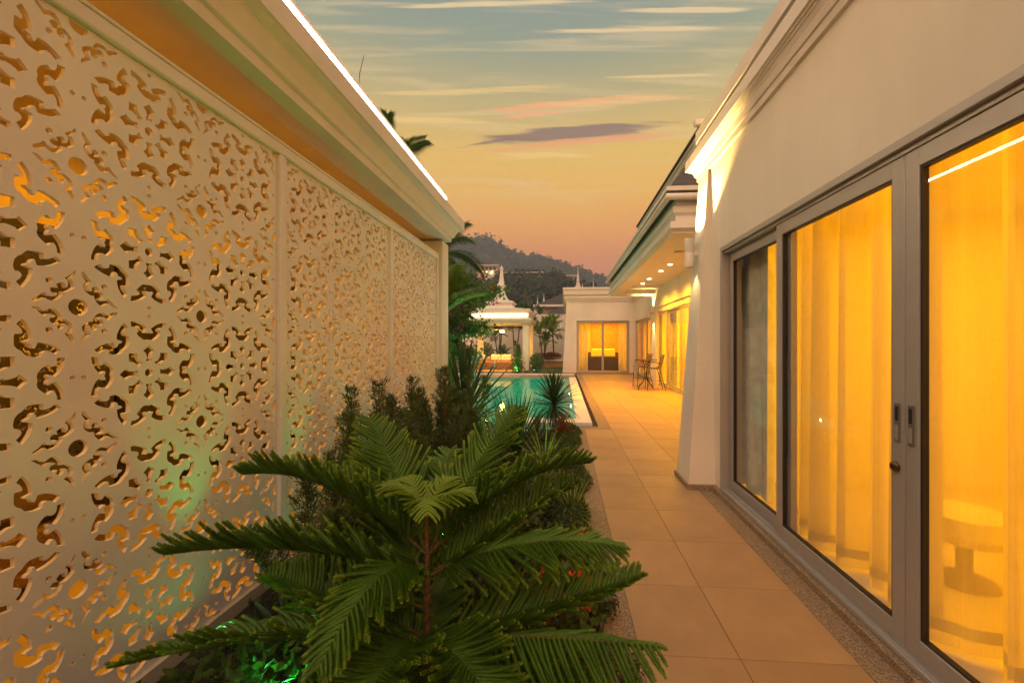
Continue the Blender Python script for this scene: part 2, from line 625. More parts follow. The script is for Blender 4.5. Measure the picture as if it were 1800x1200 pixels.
def light(kind, name, loc, energy, color, size=0.1, rot=(0, 0, 0), sizey=None, spot=None, blend=0.5, parent=None):
    l = bpy.data.lights.new(name, kind)
    l.energy = energy
    l.color = color
    if kind == 'AREA':
        l.size = size
        if sizey:
            l.shape = 'RECTANGLE'
            l.size_y = sizey
    elif kind == 'SPOT':
        l.spot_size = R(spot)
        l.spot_blend = blend
        l.shadow_soft_size = size
    else:
        l.shadow_soft_size = size
    o = bpy.data.objects.new(name, l)
    COL.objects.link(o)
    o.rotation_euler = rot
    if parent is not None:
        o.parent = parent
        o.location = Vector(loc) - wloc(parent)
    else:
        o.location = loc
    return o

def poly_holes(name, outer, holes, half, place, m, parent):
    """flat board with real cut-outs: constrained triangulation, given thickness, with walls round every hole"""
    from mathutils.geometry import delaunay_2d_cdt
    vs, fs = [], []
    for poly in [outer] + holes:
        o = len(vs)
        if sum(poly[i - 1][0] * poly[i][1] - poly[i][0] * poly[i - 1][1] for i in range(len(poly))) < 0:
            poly = poly[::-1]
        vs += [Vector(p) for p in poly]
        fs.append([o + i for i in range(len(poly))])
    V, E_, Fc, ov, oe, of = delaunay_2d_cdt(vs, [], fs, 1, 1e-6)
    tris = [f for f, src in zip(Fc, of) if 0 in src and len(src) == 1]
    n = len(V)
    verts = [(v.x, v.y, half) for v in V] + [(v.x, v.y, -half) for v in V]
    faces = [tuple(f) for f in tris] + [tuple(i + n for i in reversed(f)) for f in tris]
    cnt = {}
    for f in tris:
        for i in range(3):
            cnt[(f[i - 1], f[i])] = 1
    for (a, b) in cnt:
        if (b, a) not in cnt:
            faces.append((b, a, a + n, b + n))
    off = wloc(parent)
    co = [tuple(Vector(place(*v)) - off) for v in verts]
    me = bpy.data.meshes.new(name)
    me.from_pydata(co, [], faces)
    me.materials.append(m)
    me.update()
    o = bpy.data.objects.new(name, me)
    COL.objects.link(o)
    o.parent = parent
    return o

def sweep(mb, prof, path, closed=False):
    """closed profile of (outward distance, z) swept along a ground-plan polyline, mitred; outward is to the left of travel"""
    n = len(path)
    P = [Vector((p[0], p[1])) for p in path]
    def nrm(a, b):
        d = (b - a).normalized()
        return Vector((-d.y, d.x))
    rows = []
    for i in range(n):
        if closed:
            n1, n2 = nrm(P[i - 1], P[i]), nrm(P[i], P[(i + 1) % n])
        else:
            n1 = nrm(P[max(i - 1, 0)], P[max(i, 1)])
            n2 = nrm(P[min(i, n - 2)], P[min(i + 1, n - 1)])
        m = (n1 + n2) / (1 + n1.dot(n2))
        rows.append([(P[i].x + m.x * d, P[i].y + m.y * d, z) for d, z in prof])
    k = len(prof)
    vs = [v for r in rows for v in r]
    fs = []
    for i in range(n if closed else n - 1):
        j = (i + 1) % n
        for a in range(k):
            b = (a + 1) % k
            fs.append((i * k + a, i * k + b, j * k + b, j * k + a))
    if not closed:
        fs += [tuple(range(k)), tuple(range((n - 1) * k, n * k))[::-1]]
    return mb.add(vs, fs)

# =================================================================== GROUND, PATH, POOL
g = MB()
PX0, PX1, PY0, PY1 = -4.35, 0.66, 7.05, 17.8
for x0, x1, y0, y1 in [(-700, 700, -60, PY0), (-700, PX0, PY0, PY1), (PX1, 700, PY0, PY1), (-700, 700, PY1, 700)]:
    g.add([(x0, y0, -0.16), (x1, y0, -0.16), (x1, y1, -0.16), (x0, y1, -0.16)], [(0, 1, 2, 3)])
struct('ground', g, mat('ground earth', (0.05, 0.05, 0.03), 0.95, 0.3, 0.5))
struct('garden_bed', MB().box(-1.87, 0.2, -3, 7.64, -0.15, -0.02), SOIL)

base = MB().box(0.38, 1.42, -3, 4.43, -0.15, -0.006).box(0.38, 6.0, 4.43, 7.40, -0.15, -0.006).box(0.86, 3.62, 7.40, 20.72, -0.15, -0.006)
path = struct('path', base, GROUT)
ys = [-2.73 + 0.6 * i for i in range(9)] + [2.67, 3.27, 3.87, 4.475, 4.89, 5.50, 6.12, 6.75, 7.40]
yb = ys + [7.40 + 0.615 * i for i in range(1, 22)] + [20.715]
cols = [(0.38, 0.862), (0.862, 1.452), (1.452, 2.042), (2.042, 2.632), (2.632, 3.222), (3.222, 3.60)]
tile_meshes = {}
def put_tile(x0, x1, y0, y1):
    w, h = round(x1 - x0, 3), round(y1 - y0, 3)
    k = (w, h)
    if k not in tile_meshes:
        o = MB().bbox(0.002, w - 0.002, 0.002, h - 0.002, -0.008, 0, 0.0012).build('paving_tile', TILE, path, local=True)
        tile_meshes[k] = o
    else:
        o = dup(tile_meshes[k], parent=path)
    o.location = (x0, y0, random.uniform(-0.0004, 0.0004))
for i in range(len(yb) - 1):
    y0, y1 = yb[i], yb[i + 1]
    for c, (x0, x1) in enumerate(cols):
        if c == 0 and y1 > 7.41:
            continue
        if y1 < 4.48:
            if c > 1:
                continue
            if c == 1:
                x1 = 1.42
        put_tile(x0, x1, y0, y1)
peb = MB().box(0.2, 0.3785, -3, 7.40, -0.15, -0.001).box(-0.9, 0.86, 7.402, 7.65, -0.15, -0.001).box(0.65, 0.8605, 7.651, 20.72, -0.15, -0.001)
struct('pebble_border', peb, PEB)
struct('pebble_strip', MB().box(1.4215, 1.556, -3, 4.40, -0.15, -0.001), PEB)
# pool
pw = MB()
zb = -1.35
pool_v = [(PX0, PY0), (PX1 - 0.41, PY0), (PX1 - 0.41, PY1), (PX0, PY1)]
def inner(x0, x1, y0, y1, z0, z1):
    pw.add([(x0, y0, z0), (x1, y0, z0), (x1, y1, z0), (x0, y1, z0), (x0, y0, z1), (x1, y0, z1), (x1, y1, z1), (x0, y1, z1)],
           [(0, 1, 2, 3), (0, 4, 5, 1), (1, 5, 6, 2), (2, 6, 7, 3), (3, 7, 4, 0)])
inner(PX0 + 0.05, 0.25, 7.06, 17.75, zb, 0.03)
pool = struct('swimming_pool', pw, POOLT)
MB().box(-4.29, -3.3, 16.6, 17.74, zb, -0.12).build('pool_step', POOLT, pool)
MB().box(-4.29, -3.0, 15.2, 16.6, zb, -0.55).build('pool_step', POOLT, pool)
MB().box(-4.4, -2.7, 6.9, 10.0, -1.4, 0.0).build('pool_bed_block', POOLW, pool)
MB().box(-0.92, 0.2499, 7.0605, 8.0, -1.4, 0.0).build('pool_deck_block', POOLW, pool)
WATER = glassmat('pool water', (0.50, 0.95, 0.84), 1.33, 0.09, 3.2)
wt = MB().add([(PX0 + 0.05, 7.06, 0.028), (0.25, 7.06, 0.028), (0.25, 17.75, 0.028), (PX0 + 0.05, 17.75, 0.028)], [(0, 1, 2, 3)])
struct('pool_water', wt, WATER)
cop = MB().box(0.251, 0.529, 7.66, 17.9, -0.16, 0.062).box(-0.9, 0.251, 7.66, 8.07, -0.16, 0.062).box(-2.72, -0.9, 6.82, 7.1, -0.16, 0.062)
coping = struct('pool_coping', cop, GROUT)
def cstone(x0, x1, y0, y1):
    MB().bbox(x0, x1, y0, y1, 0.0, 0.07, 0.004).build('coping_stone', POOLW, coping)
y = 7.65
while y < 17.85:
    cstone(0.2485, 0.534, y, min(y + 0.598, 17.9))
    y += 0.6
for i in range(2):
    cstone(-0.9 + 0.575 * i, -0.327 + 0.575 * i, 7.65, 8.08)
for i in range(3):
    cstone(-2.72 + 0.606 * i, -2.116 + 0.606 * i, 6.8, 7.12)
struct('overflow_channel', MB().box(0.535, 0.649, 7.66, 19.3, -0.3, -0.11), DARKSLOT)
lts = [(atZ(1011, 714, -0.05), 0), (atZ(1000, 719, -0.05), 1), (atZ(998, 678, -0.05), 2)]
for yy_ in (8.75, 11.6, 14.4):
    p = Vector((0.235, yy_, -0.22))
    t = thing('pool_lamp', {8.75: 'small round underwater lamp nearest the near end of the pool', 11.6: 'small round underwater lamp half way along the right pool wall', 14.4: 'small round underwater lamp at the far end of the right pool wall'}[yy_], 'pool lamp', p, group='underwater pool lamps')
    o = MB().lathe([(0.0, -0.004), (0.07, -0.004), (0.07, 0.012), (0.06, 0.016)], (0, 0, 0), 16).build('rim', CHROME, t, local=True)
    o.rotation_euler = (0, R(-90), 0)
    o2 = MB().lathe([(0.0, 0.016), (0.052, 0.017), (0.03, 0.026)], (0, 0, 0), 16).build('lens', POOLL, t, local=True)
    o2.rotation_euler = (0, R(-90), 0)
    light('AREA', 'pool_light', (0.18, yy_, -0.3), 60, (0.7, 1.0, 0.92), 0.1, (0, R(90), 0))
light('AREA', 'pool_light', (-4.2, 12.5, -0.7), 18, (0.7, 1.0, 0.92), 0.06, (0, R(-90), 0))
light('AREA', 'pool_light', (-1.7, 7.2, -0.7), 26, (0.7, 1.0, 0.92), 0.06, (R(90), 0, 0))
# far side of the pool: brown deck, white edge, lawn
struct('far_deck', MB().box(-9, 0.53, 17.751, 19.2, -0.15, 0.055), PEB)
struct('far_kerb', MB().bbox(-9, 0.52, 19.2, 19.5, -0.15, 0.10, 0.01), POOLW)
struct('lawn_strip', MB().box(-9, 0.12, 19.5, 34, -0.15, 0.03), LAWN)
struct('left_bed', MB().box(-9, -2.7, 6.6, 10.0, -0.15, 0.02).box(-9, -4.34, 10.0, 19.2, -0.15, 0.03), SOIL)

# grass blades on the lawn: nobody could count them
gb = MB()
for _ in range(5000):
    x, y = random.uniform(-6.5, 0.1), random.uniform(19.52, 20.5) if random.random() < 0.6 else random.uniform(20.5, 25)
    if -5.2 < x < -1.5 and y > 20.2:
        continue
    h_ = random.uniform(0.03, 0.07)
    a = random.uniform(0, 6.28)
    dx, dy = math.cos(a) * 0.012, math.sin(a) * 0.012
    gb.add([(x - dx, y - dy, 0.03), (x + dx, y + dy, 0.03), (x + random.uniform(-.02, .02), y + random.uniform(-.02, .02), 0.03 + h_)], [(0, 1, 2)])
tag(gb.build('grass', MOUND), 'short green grass between the pool edge and the lit pavilion', 'grass', kind='stuff')

# =================================================================== LEFT BUILDING (terrace behind white screens)
SX = -1.9
left = thing('terrace_building', 'white terrace building with a deep cornice and lit cove above the lattice screens', 'building', (-3, 3, 0))
lp = [(0.0, 3.05), (0.0, 3.075), (0.018, 3.145), (0.04, 3.148)]
def LP(X, Z):
    return (1.7715 + X * 0.957, H + (Z - H) * 0.957)
prof = [(-0.9, 3.095), LP(-1.85, 3.207), LP(-1.842, 3.279), LP(-1.815, 3.284), LP(-1.80, 3.32), LP(-1.755, 3.398), LP(-1.745, 3.405), LP(-1.70, 3.421), LP(-1.70, 3.432), LP(-1.675, 3.436), LP(-1.669, 3.585), LP(-1.70, 3.592), LP(-1.73, 3.585), LP(-1.73, 3.48), LP(-1.9, 3.48), (-0.9, 3.4)]
FX = -1.7715
cmb = MB()
sweep(cmb, prof, [(-6.8, 6.40), (FX, 6.40), (FX, -3.0)])
cmb.build('cornice', PLASTER2, left)
PZ0, PZ1 = H + (3.48 - H) * 0.957, H + (3.995 - H) * 0.957
pp = [(-0.55, PZ0 + .002), (-0.075, PZ0 + .002), (-0.075, PZ1), (-0.2, PZ1 + 0.01), (-0.55, PZ1 + 0.01)]
sweep(MB(), pp, [(-6.8, 6.40), (FX, 6.40), (FX, -3.0)])
pm = MB()
sweep(pm, pp, [(-6.8, 6.40), (FX, 6.40), (FX, -3.0)])
pm.build('parapet', PLASTER2, left)
MB().box(FX - 0.0745, FX - 0.0685, -2.9, 6.38, H + 1.226 * 1.845, H + 1.226 * 1.845 + 0.040).build('led_strip', LED, left)
MB().box(-6.8, FX - 0.12, -3, 6.38, 3.6, 3.75).build('roof', PLASTER2, left)
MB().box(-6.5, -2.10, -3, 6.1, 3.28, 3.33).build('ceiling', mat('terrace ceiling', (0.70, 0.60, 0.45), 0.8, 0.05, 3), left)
pil = MB().box(-2.25, -1.83, 6.12, 6.44, -0.1, 3.094)
pil.build('pillar', PLASTER, left)
MB().box(-6.8, -1.99, 6.3, 6.42, -0.1, 3.3).build('end_wall', PLASTER, left)
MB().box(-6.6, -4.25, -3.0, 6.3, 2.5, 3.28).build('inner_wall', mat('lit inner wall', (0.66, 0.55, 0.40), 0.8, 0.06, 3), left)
MB().box(-7.0, -6.8, -3.0, 6.42, -0.1, 3.4).build('back_wall', INWALL, left)
MB().box(-6.8, -1.83, -3.2, -3.0, -0.1, 3.9).build('rear_wall', INWALL, left)
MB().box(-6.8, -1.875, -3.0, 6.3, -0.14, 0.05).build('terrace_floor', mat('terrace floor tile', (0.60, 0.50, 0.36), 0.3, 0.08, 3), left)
dd = thing('sliding_doors', 'dark framed sliding glass doors seen through the lattice screens', 'door', (-4.25, 2, 0))
for i in range(7):
    y0 = -2.9 + i * 1.3
    MB().box(-4.25, -4.19, y0, y0 + 0.07, 0.05, 2.5).build('stile', STEEL, dd)
    MB().box(-4.225, -4.215, y0 + 0.07, y0 + 1.3, 0.12, 2.43).build('pane', glassmat('dark glass', (0.35, 0.33, 0.28), 3.2) if i == 0 else bpy.data.materials['dark glass'], dd)
MB().box(-4.25, -4.18, -2.9, 6.28, 0.05, 0.12).build('bottom_rail', STEEL, dd)
MB().box(-4.25, -4.18, -2.9, 6.28, 2.43, 2.498).build('top_rail', STEEL, dd)
# low furniture on the terrace, dark shapes through the holes
bench = thing('terrace_bench', 'long low brown rattan bench behind the nearest lattice screen', 'bench', (-3.4, 1.6, 0.05))
MB().bbox(-3.9, -3.1, 0.6, 2.6, 0.12, 0.45, 0.03).build('base', RATTAN, bench)
MB().bbox(-3.88, -3.12, 0.62, 2.58, 0.452, 0.58, 0.04).build('seat', BROWN, bench)
MB().bbox(-4.1, -3.91, 0.6, 2.6, 0.12, 0.95, 0.04).build('backrest', RATTAN, bench)
for yy_ in (0.7, 2.5):
    for xx_ in (-3.85, -3.2):
        MB().box(xx_ - 0.04, xx_ + 0.04, yy_ - 0.04, yy_ + 0.04, 0.05, 0.119).build('leg', WOOD, bench)
light('AREA', 'terrace_lamp', (-3.3, 2.0, 3.2), 84, (1.0, 0.38, 0.004), 0.5, (0, 0, 0), sizey=6.0)
light('AREA', 'terrace_lamp', (-2.6, 1.2, 0.7), 4, (1.0, 0.36, 0.012), 0.4, (R(180), 0, 0), sizey=3.0)

# rail above the screens
rail = MB().bbox(-1.955, -1.872, -3, 6.118, 2.80, 2.868, 0.006)
rail.bbox(-1.945, -1.866, -3, 6.118, 2.868, 2.885, 0.004)
o = rail.build('top_rail', PANEL, left)

MOD = 0.553
S_ = [(-0.422, 0.146), (-0.401, 0.145), (-0.376, 0.14), (-0.376, 0.12), (-0.37, 0.096), (-0.358, 0.078), (-0.345, 0.083), (-0.334, 0.097), (-0.326, 0.102), (-0.307, 0.087), (-0.286, 0.067), (-0.273, 0.051), (-0.268, 0.03), (-0.273, 0.001), (-0.268, -0.022), (-0.273, -0.048), (-0.29, -0.074), (-0.305, -0.089), (-0.326, -0.1), (-0.336, -0.087), (-0.353, -0.085), (-0.367, -0.093), (-0.375, -0.113), (-0.376, -0.142), (-0.401, -0.145), (-0.422, -0.147), (-0.421, -0.12), (-0.411, -0.083), (-0.393, -0.043), (-0.369, -0.017), (-0.353, -0.025), (-0.33, -0.035), (-0.326, -0.021), (-0.335, -0.001), (-0.326, 0.018), (-0.328, 0.033), (-0.34, 0.03), (-0.365, 0.015), (-0.381, 0.034), (-0.401, 0.063), (-0.415, 0.1)]
P_ = [(-0.228, 0.0), (-0.205, 0.022), (-0.181, 0.048), (-0.163, 0.028), (-0.139, 0.02), (-0.115, 0.016), (-0.107, 0.027), (-0.087, 0.023), (-0.096, 0.0), (-0.087, -0.023), (-0.107, -0.027), (-0.115, -0.016), (-0.139, -0.02), (-0.163, -0.028), (-0.181, -0.048), (-0.205, -0.022)]
Q_ = [(0.019, 0.258), (0.037, 0.251), (0.058, 0.22), (0.088, 0.192), (0.068, 0.18), (0.06, 0.156), (0.062, 0.133), (0.077, 0.121), (0.087, 0.126), (0.081, 0.14), (0.091, 0.159), (0.113, 0.162), (0.128, 0.144), (0.121, 0.119), (0.145, 0.128), (0.165, 0.104), (0.161, 0.083), (0.143, 0.075), (0.128, 0.073), (0.141, 0.062), (0.165, 0.06), (0.183, 0.067), (0.192, 0.081), (0.21, 0.061), (0.238, 0.035), (0.262, 0.016), (0.229, 0.016), (0.192, 0.044), (0.165, 0.025), (0.139, 0.021), (0.113, 0.045), (0.098, 0.072), (0.099, 0.092), (0.079, 0.09), (0.054, 0.106), (0.035, 0.126), (0.03, 0.156), (0.037, 0.177), (0.047, 0.186), (0.033, 0.206), (0.02, 0.232)]
def rot(p, a, mir=False):
    c, s = math.cos(a), math.sin(a)
    return [(x * c - (-y if mir else y) * s, x * s + (-y if mir else y) * c) for x, y in p]
def circ(r, cx=0, cy=0, n=12):
    return [(cx + r * math.cos(2 * math.pi * i / n), cy + r * math.sin(2 * math.pi * i / n)) for i in range(n)]
ROS = [rot(S_, -k * math.pi / 4, k % 2 == 1) for k in range(8)] + [rot(P_, k * math.pi / 4) for k in range(8)] + [circ(0.035)]
for a, b in ((0, .465), (.465, 0)):
    for s in (1, -1):
        ROS.append(circ(0.017, a * s, b * s, 8))
MED = [rot(Q_, k * math.pi / 2) for k in range(4)] + [circ(0.061, n=16)] + [circ(0.021, .166 * sx, .166 * sy, 8) for sx in (1, -1) for sy in (1, -1)]
def clip1(poly, ax, lim, sg):
    """the pieces of a simple polygon on one side of a line"""
    n = len(poly)
    ins = [(p[ax] - lim) * sg > 0 for p in poly]
    if all(ins):
        return [poly]
    if not any(ins):
        return []
    st = next(i for i in range(n) if ins[i] and not ins[i - 1])
    chains, cur = [], None
    for k in range(n + 1):
        i = (st + k) % n
        a, b = poly[i - 1], poly[i]
        if ins[i] != ins[i - 1]:
            t = (lim - a[ax]) / (b[ax] - a[ax])
            c = (a[0] + (b[0] - a[0]) * t, a[1] + (b[1] - a[1]) * t)
            if ins[i]:
                if k == n:
                    break
                cur = [c]
            else:
                cur.append(c)
                chains.append(cur)
                cur = None
        if ins[i] and cur is not None:
            cur.append(b)
    o = 1 - ax
    ev = sorted([(c[0][o], j, 0) for j, c in enumerate(chains)] + [(c[-1][o], j, 1) for j, c in enumerate(chains)])
    mate = {}
    for q in range(0, len(ev) - 1, 2):
        mate[ev[q][1:]] = ev[q + 1][1:]
        mate[ev[q + 1][1:]] = ev[q][1:]
    out, used = [], set()
    for j in range(len(chains)):
        if j in used:
            continue
        loop, q = [], j
        while q not in used:
            used.add(q)
            loop += chains[q]
            q = mate[(q, 1)][0]
        out.append(loop)
    return out
def clip(poly, x0, x1, y0, y1):
    ps = [poly]
    for ax, lim, sg in ((0, x0, 1), (0, x1, -1), (1, y0, 1), (1, y1, -1)):
        ps = [r for p in ps for r in clip1(p, ax, lim, sg)]
    return ps
def area(p):
    return abs(sum(p[i - 1][0] * p[i][1] - p[i][0] * p[i - 1][1] for i in range(len(p)))) / 2
def screen(y0, y1, cyy, label):
    t = thing('lattice_screen', label, 'lattice screen', (SX, (y0 + y1) / 2, 0), group='white lattice screens along the garden bed')
    z0, z1 = 0.03, 2.797
    holes = []
    for i in range(-1, 6):
        for j in range(-1, 5):
            c = (cyy + (j - 1) * MOD, 2.511 - i * MOD)
            for sh, off in ((ROS, 0), (MED, 0.5)):
                for p in sh:
                    q = [(c[0] + (a + off) * MOD, c[1] + (b + off) * MOD) for a, b in p]
                    if min(a for a, b in q) >= y1 - .006 or max(a for a, b in q) <= y0 + .006:
                        continue
                    holes += [r for r in clip(q, y0 + 0.006, y1 - 0.006, z0 + 0.006, z1 - 0.006) if area(r) > 6e-5]
    poly_holes('lattice_panel', [(y0, z0), (y1, z0), (y1, z1), (y0, z1)], holes, 0.009, lambda a, b, c: (SX - 0.009 + c, a, b), PANEL, t)
    MB().bbox(-1.95, -1.872, y1 + 0.003, y1 + 0.058, 0.0, 2.798, 0.005).build('post', PANEL, t)
    MB().bbox(-1.935, -1.888, y1 + 0.060, y1 + 0.095, 0.0, 2.798, 0.004).build('post', PANEL, t)
    return t
screen(-2.70, -0.98, -1.90, 'white lattice screen at the camera end of the row')
screen(-0.87, 0.82, -0.10, 'white lattice screen next before the nearest fully visible one')
screen(0.92, 2.60, 1.76, 'large white lattice screen nearest the camera, filling the left of the view')
screen(2.70, 4.36, 3.52, 'white lattice screen in the middle of the row, between two posts')
screen(4.46, 6.02, 5.30, 'farthest white lattice screen, beside the end pillar of the terrace')

# =================================================================== RIGHT BUILDING
WX = 1.6
rb = thing('bedroom_wing', 'long white villa wing with wide sliding glass doors and a stepped cornice', 'building', (4, 1, 0))
wall = MB()
wall.box(WX, 1.80, 4.29, 4.93, 0.05, 3.44)
wall.box(WX, 1.80, -3.0, 4.29, 2.505, 3.44)
wall.box(WX, 1.80, -3.0, -1.0, 0.05, 2.505)
wall.box(1.80, 6.6, 4.73, 4.93, 0.0, 3.44)
wall.build('wall', PLASTER, rb)
MB().box(WX + 0.001, 6.6, -3.0, 4.93, -0.14, 0.049).build('floor_slab', INFLOOR, rb)
MB().bbox(1.556, 1.5995, -3, 4.40, -0.1, 0.05, 0.008).build('plinth', PEB, rb)
# tapered buttress
def taper(y0, y1, x_b, x_t, yt0, z0, z1, X1):
    return MB().add([(x_b, y0, z0), (X1, y0 - 0.0, z0), (X1, y1, z0), (x_b, y1, z0), (x_t, yt0, z1), (X1, yt0, z1), (X1, y1, z1), (x_t, y1, z1)],
                    [(0, 3, 2, 1), (4, 5, 6, 7), (0, 1, 5, 4), (1, 2, 6, 5), (2, 3, 7, 6), (3, 0, 4, 7)])
taper(4.45, 4.90, 1.325, 1.575, 4.60, 0.05, 3.43, 1.5995).build('buttress', PLASTER, rb)
MB().prism([(1.302, 4.43), (1.5555, 4.402), (1.5985, 4.402), (1.5985, 4.932), (1.302, 4.932)], 'z', -0.1, 0.052).build('buttress_plinth', PEB, rb)
rp = [(-0.22, 3.43), (0.03, 3.43), (0.032, 3.485), (0.048, 3.487), (0.05, 3.50), (0.062, 3.535), (0.085, 3.558), (0.098, 3.562), (0.098, 3.574), (0.115, 3.576), (0.115, 3.585), (0.135, 3.587), (0.135, 3.70), (0.085, 3.705), (0.085, 3.73), (0.14, 3.735), (0.14, 3.862), (0.07, 3.875), (-0.22, 3.875)]
rc = MB()
sweep(rc, [(a, b) for a, b in rp if b < 3.703] + [(0.09, 3.703), (-0.22, 3.703)], [(WX, -3.0), (WX, 4.93), (6.6, 4.93)])
rc.build('cornice', PLASTER2, rb)
rc = MB()
sweep(rc, [(-0.22, 3.7035), (0.085, 3.7035), (0.085, 3.73), (0.14, 3.735), (0.14, 3.858), (0.10, 3.87), (-0.22, 3.87)], [(WX, -3.0), (WX, 4.52), (6.6, 4.52)])
rc.build('parapet', PLASTER2, rb)
MB().box(1.8, 6.6, -3, 4.73, 2.9, 3.1).build('ceiling', INWALL, rb)
MB().box(1.8, 6.6, -3, 4.4, 3.45, 3.6).build('roof', PLASTER2, rb)
MB().box(6.0, 6.2, -3, 4.73, 0.049, 2.9).build('back_wall', INWALL, rb)
MB().box(1.8, 6.6, 4.6, 4.729, 0.049, 2.9).build('end_wall', INWALL, rb)
MB().box(1.8, 6.6, -3.1, -3.0, 0.049, 3.4).build('end_wall', INWALL, rb)

# sliding doors
sd = thing('sliding_door', 'large taupe framed sliding door with yellow lit sheer curtains, right of the path', 'door', (1.65, 1.6, 0.05))
GX = 1.655
fr = MB()
fr.bbox(1.585, 1.74, -1.0, 4.288, 2.46, 2.504, 0.003)
fr.bbox(1.612, 1.74, -1.0, 4.245, 2.435, 2.4598, 0.002)
fr.bbox(1.585, 1.74, 4.25, 4.289, 0.052, 2.4598, 0.003)
fr.bbox(1.588, 1.74, -1.0, 4.249, 0.052, 0.082, 0.003)
fr.bbox(1.620, 1.632, -1.0, 4.249, 0.0822, 0.098, 0.001)
fr.bbox(1.664, 1.676, -1.0, 4.249, 0.0822, 0.098, 0.001)
fr.build('frame', ALU, sd)
panes = [(3.13, 4.245, 1.685, 'rear'), (2.072, 3.25, 1.640, 'front'), (0.90, 2.068, 1.640, 'front'), (-0.3, 0.95, 1.685, 'rear'), (-1.0, -0.28, 1.64, 'f')]
for y0, y1, gx, kind in panes:
    sash = MB()
    a = 0.022
    sw = 0.075
    zt, zbm = 2.432, 0.10
    sash.bbox(gx - a, gx + a, y0, y0 + sw, zbm, zt, 0.003)
    sash.bbox(gx - a, gx + a, y1 - sw, y1, zbm, zt, 0.003)
    sash.bbox(gx - a, gx + a, y0 + sw + .0002, y1 - sw - .0002, zt - 0.085, zt, 0.003)
    sash.bbox(gx - a, gx + a, y0 + sw + .0002, y1 - sw - .0002, zbm, zbm + 0.085, 0.003)
    so = sash.build('sash', ALU, sd)
    gk = MB()
    for (b0, b1, c0, c1) in [(y0 + sw, y0 + sw + .012, zbm + .085, zt - .085), (y1 - sw - .012, y1 - sw, zbm + .085, zt - .085), (y0 + sw + .012, y1 - sw - .012, zbm + .085, zbm + .095), (y0 + sw + .012, y1 - sw - .012, zt - .095, zt - .085)]:
        gk.box(gx - 0.014, gx + 0.014, b0 + .0003, b1 - .0003, c0 + .0003, c1 - .0003)
    gk.build('seal', RUBBER, so)
    MB().box(gx - 0.003, gx + 0.003, y0 + sw + .004, y1 - sw - .004, zbm + .087, zt - .087).build('pane', GLASS, so)
for yc in (2.110, 2.030):
    h_ = MB().bbox(1.612, 1.618, yc - 0.016, yc + 0.016, 1.06, 1.25, 0.002).build('pull_handle', mat('satin plate', (0.26, 0.235, 0.21), 0.35, metal=0.6) if yc > 2.1 else bpy.data.materials['satin plate'], sd)
    MB().bbox(1.6095, 1.6119, yc - 0.009, yc + 0.009, 1.165, 1.235, 0.0008).build('recess', RUBBER, h_)
    MB().bbox(1.6095, 1.6119, yc - 0.009, yc + 0.009, 1.075, 1.145, 0.0008).build('plate', ALU, h_)
kb = MB().lathe([(0.0, 0), (0.026, 0.0), (0.027, 0.008), (0.022, 0.014), (0.012, 0.016), (0.012, 0.012), (0.0, 0.012)], (0, 0, 0), 20).build('lock', mat('aged bronze', (0.16, 0.12, 0.08), 0.3, metal=0.9), sd, local=True, smooth=True)
kb.rotation_euler = (0, R(-90), 0)
kb.location = Vector((1.6175, 2.122, 0.94)) - wloc(sd)

def curtain(name, y0, y1, x, z0, z1, m, folds, amp, parent=None, hem=True, seed=1, lean=0.0, flip=False):
    rs = random.Random(seed)
    n = int(folds * 14)
    ph = [rs.uniform(0, 6.28) for _ in range(4)]
    def off(t, z):
        w = t * folds * 2 * math.pi
        k = 0.75 + 0.25 * (1 - z)
        return amp * k * (math.sin(w + 0.6 * math.sin(w * 0.37 + ph[0])) + 0.35 * math.sin(w * 2.1 + ph[1]) + 0.5 * math.sin(w * 0.31 + ph[2]))
    zs = [z0, z0 + 0.06, z0 + 0.12, z0 + .6, (z0 + z1) / 2, z1 - 0.4, z1]
    def sheet(zl):
        vs, fs = [], []
        for r, z in enumerate(zl):
            for i in range(n + 1):
                t = i / n
                zz = (z - z0) / (z1 - z0)
                yy_ = y0 + (y1 - y0) * t + lean * (1 - zz) * (t if not flip else (1 - t))
                dz = 0.012 * math.sin(t * folds * 6.28 + 1) if z <= z0 + 0.121 else 0
                if flip:
                    vs.append((yy_, x + off(t, zz), z + dz))
                else:
                    vs.append((x + off(t, zz), yy_, z + dz))
        for r in range(len(zl) - 1):
            for i in range(n):
                a = r * (n + 1) + i
                fs.append((a, a + 1, a + n + 2, a + n + 1))
        return MB().add(vs, fs)
    o = sheet(zs[2:] if hem else zs).build(name, m, parent, smooth=True)
    if hem:
        h1 = sheet(zs[1:3]).build('hem', HEM, o if parent is None else parent, smooth=True)
        sheet(zs[0:2]).build('hem_edge', m, o if parent is None else parent, smooth=True)
    return o
c1 = curtain('sheer_curtain', 1.25, 3.6, 1.90, 0.09, 2.86, SHEER, 10, 0.085, seed=3)
tag(c1, 'translucent yellow lit sheer curtain behind the middle glass door panel', 'curtain', 'sheer curtains of the near wing')
c2 = curtain('sheer_curtain', -0.9, 1.3, 1.92, 0.09, 2.86, SHEER, 9, 0.09, seed=11)
tag(c2, 'translucent yellow lit sheer curtain behind the glass panel at the right edge of the view', 'curtain', 'sheer curtains of the near wing')
c3 = curtain('drape', 3.82, 4.56, 1.87, 0.10, 2.86, DRAPE, 7, 0.04, seed=5, hem=False, lean=-0.05)
tag(c3, 'grey green heavy drape behind the farthest panel of the near glass door', 'curtain')
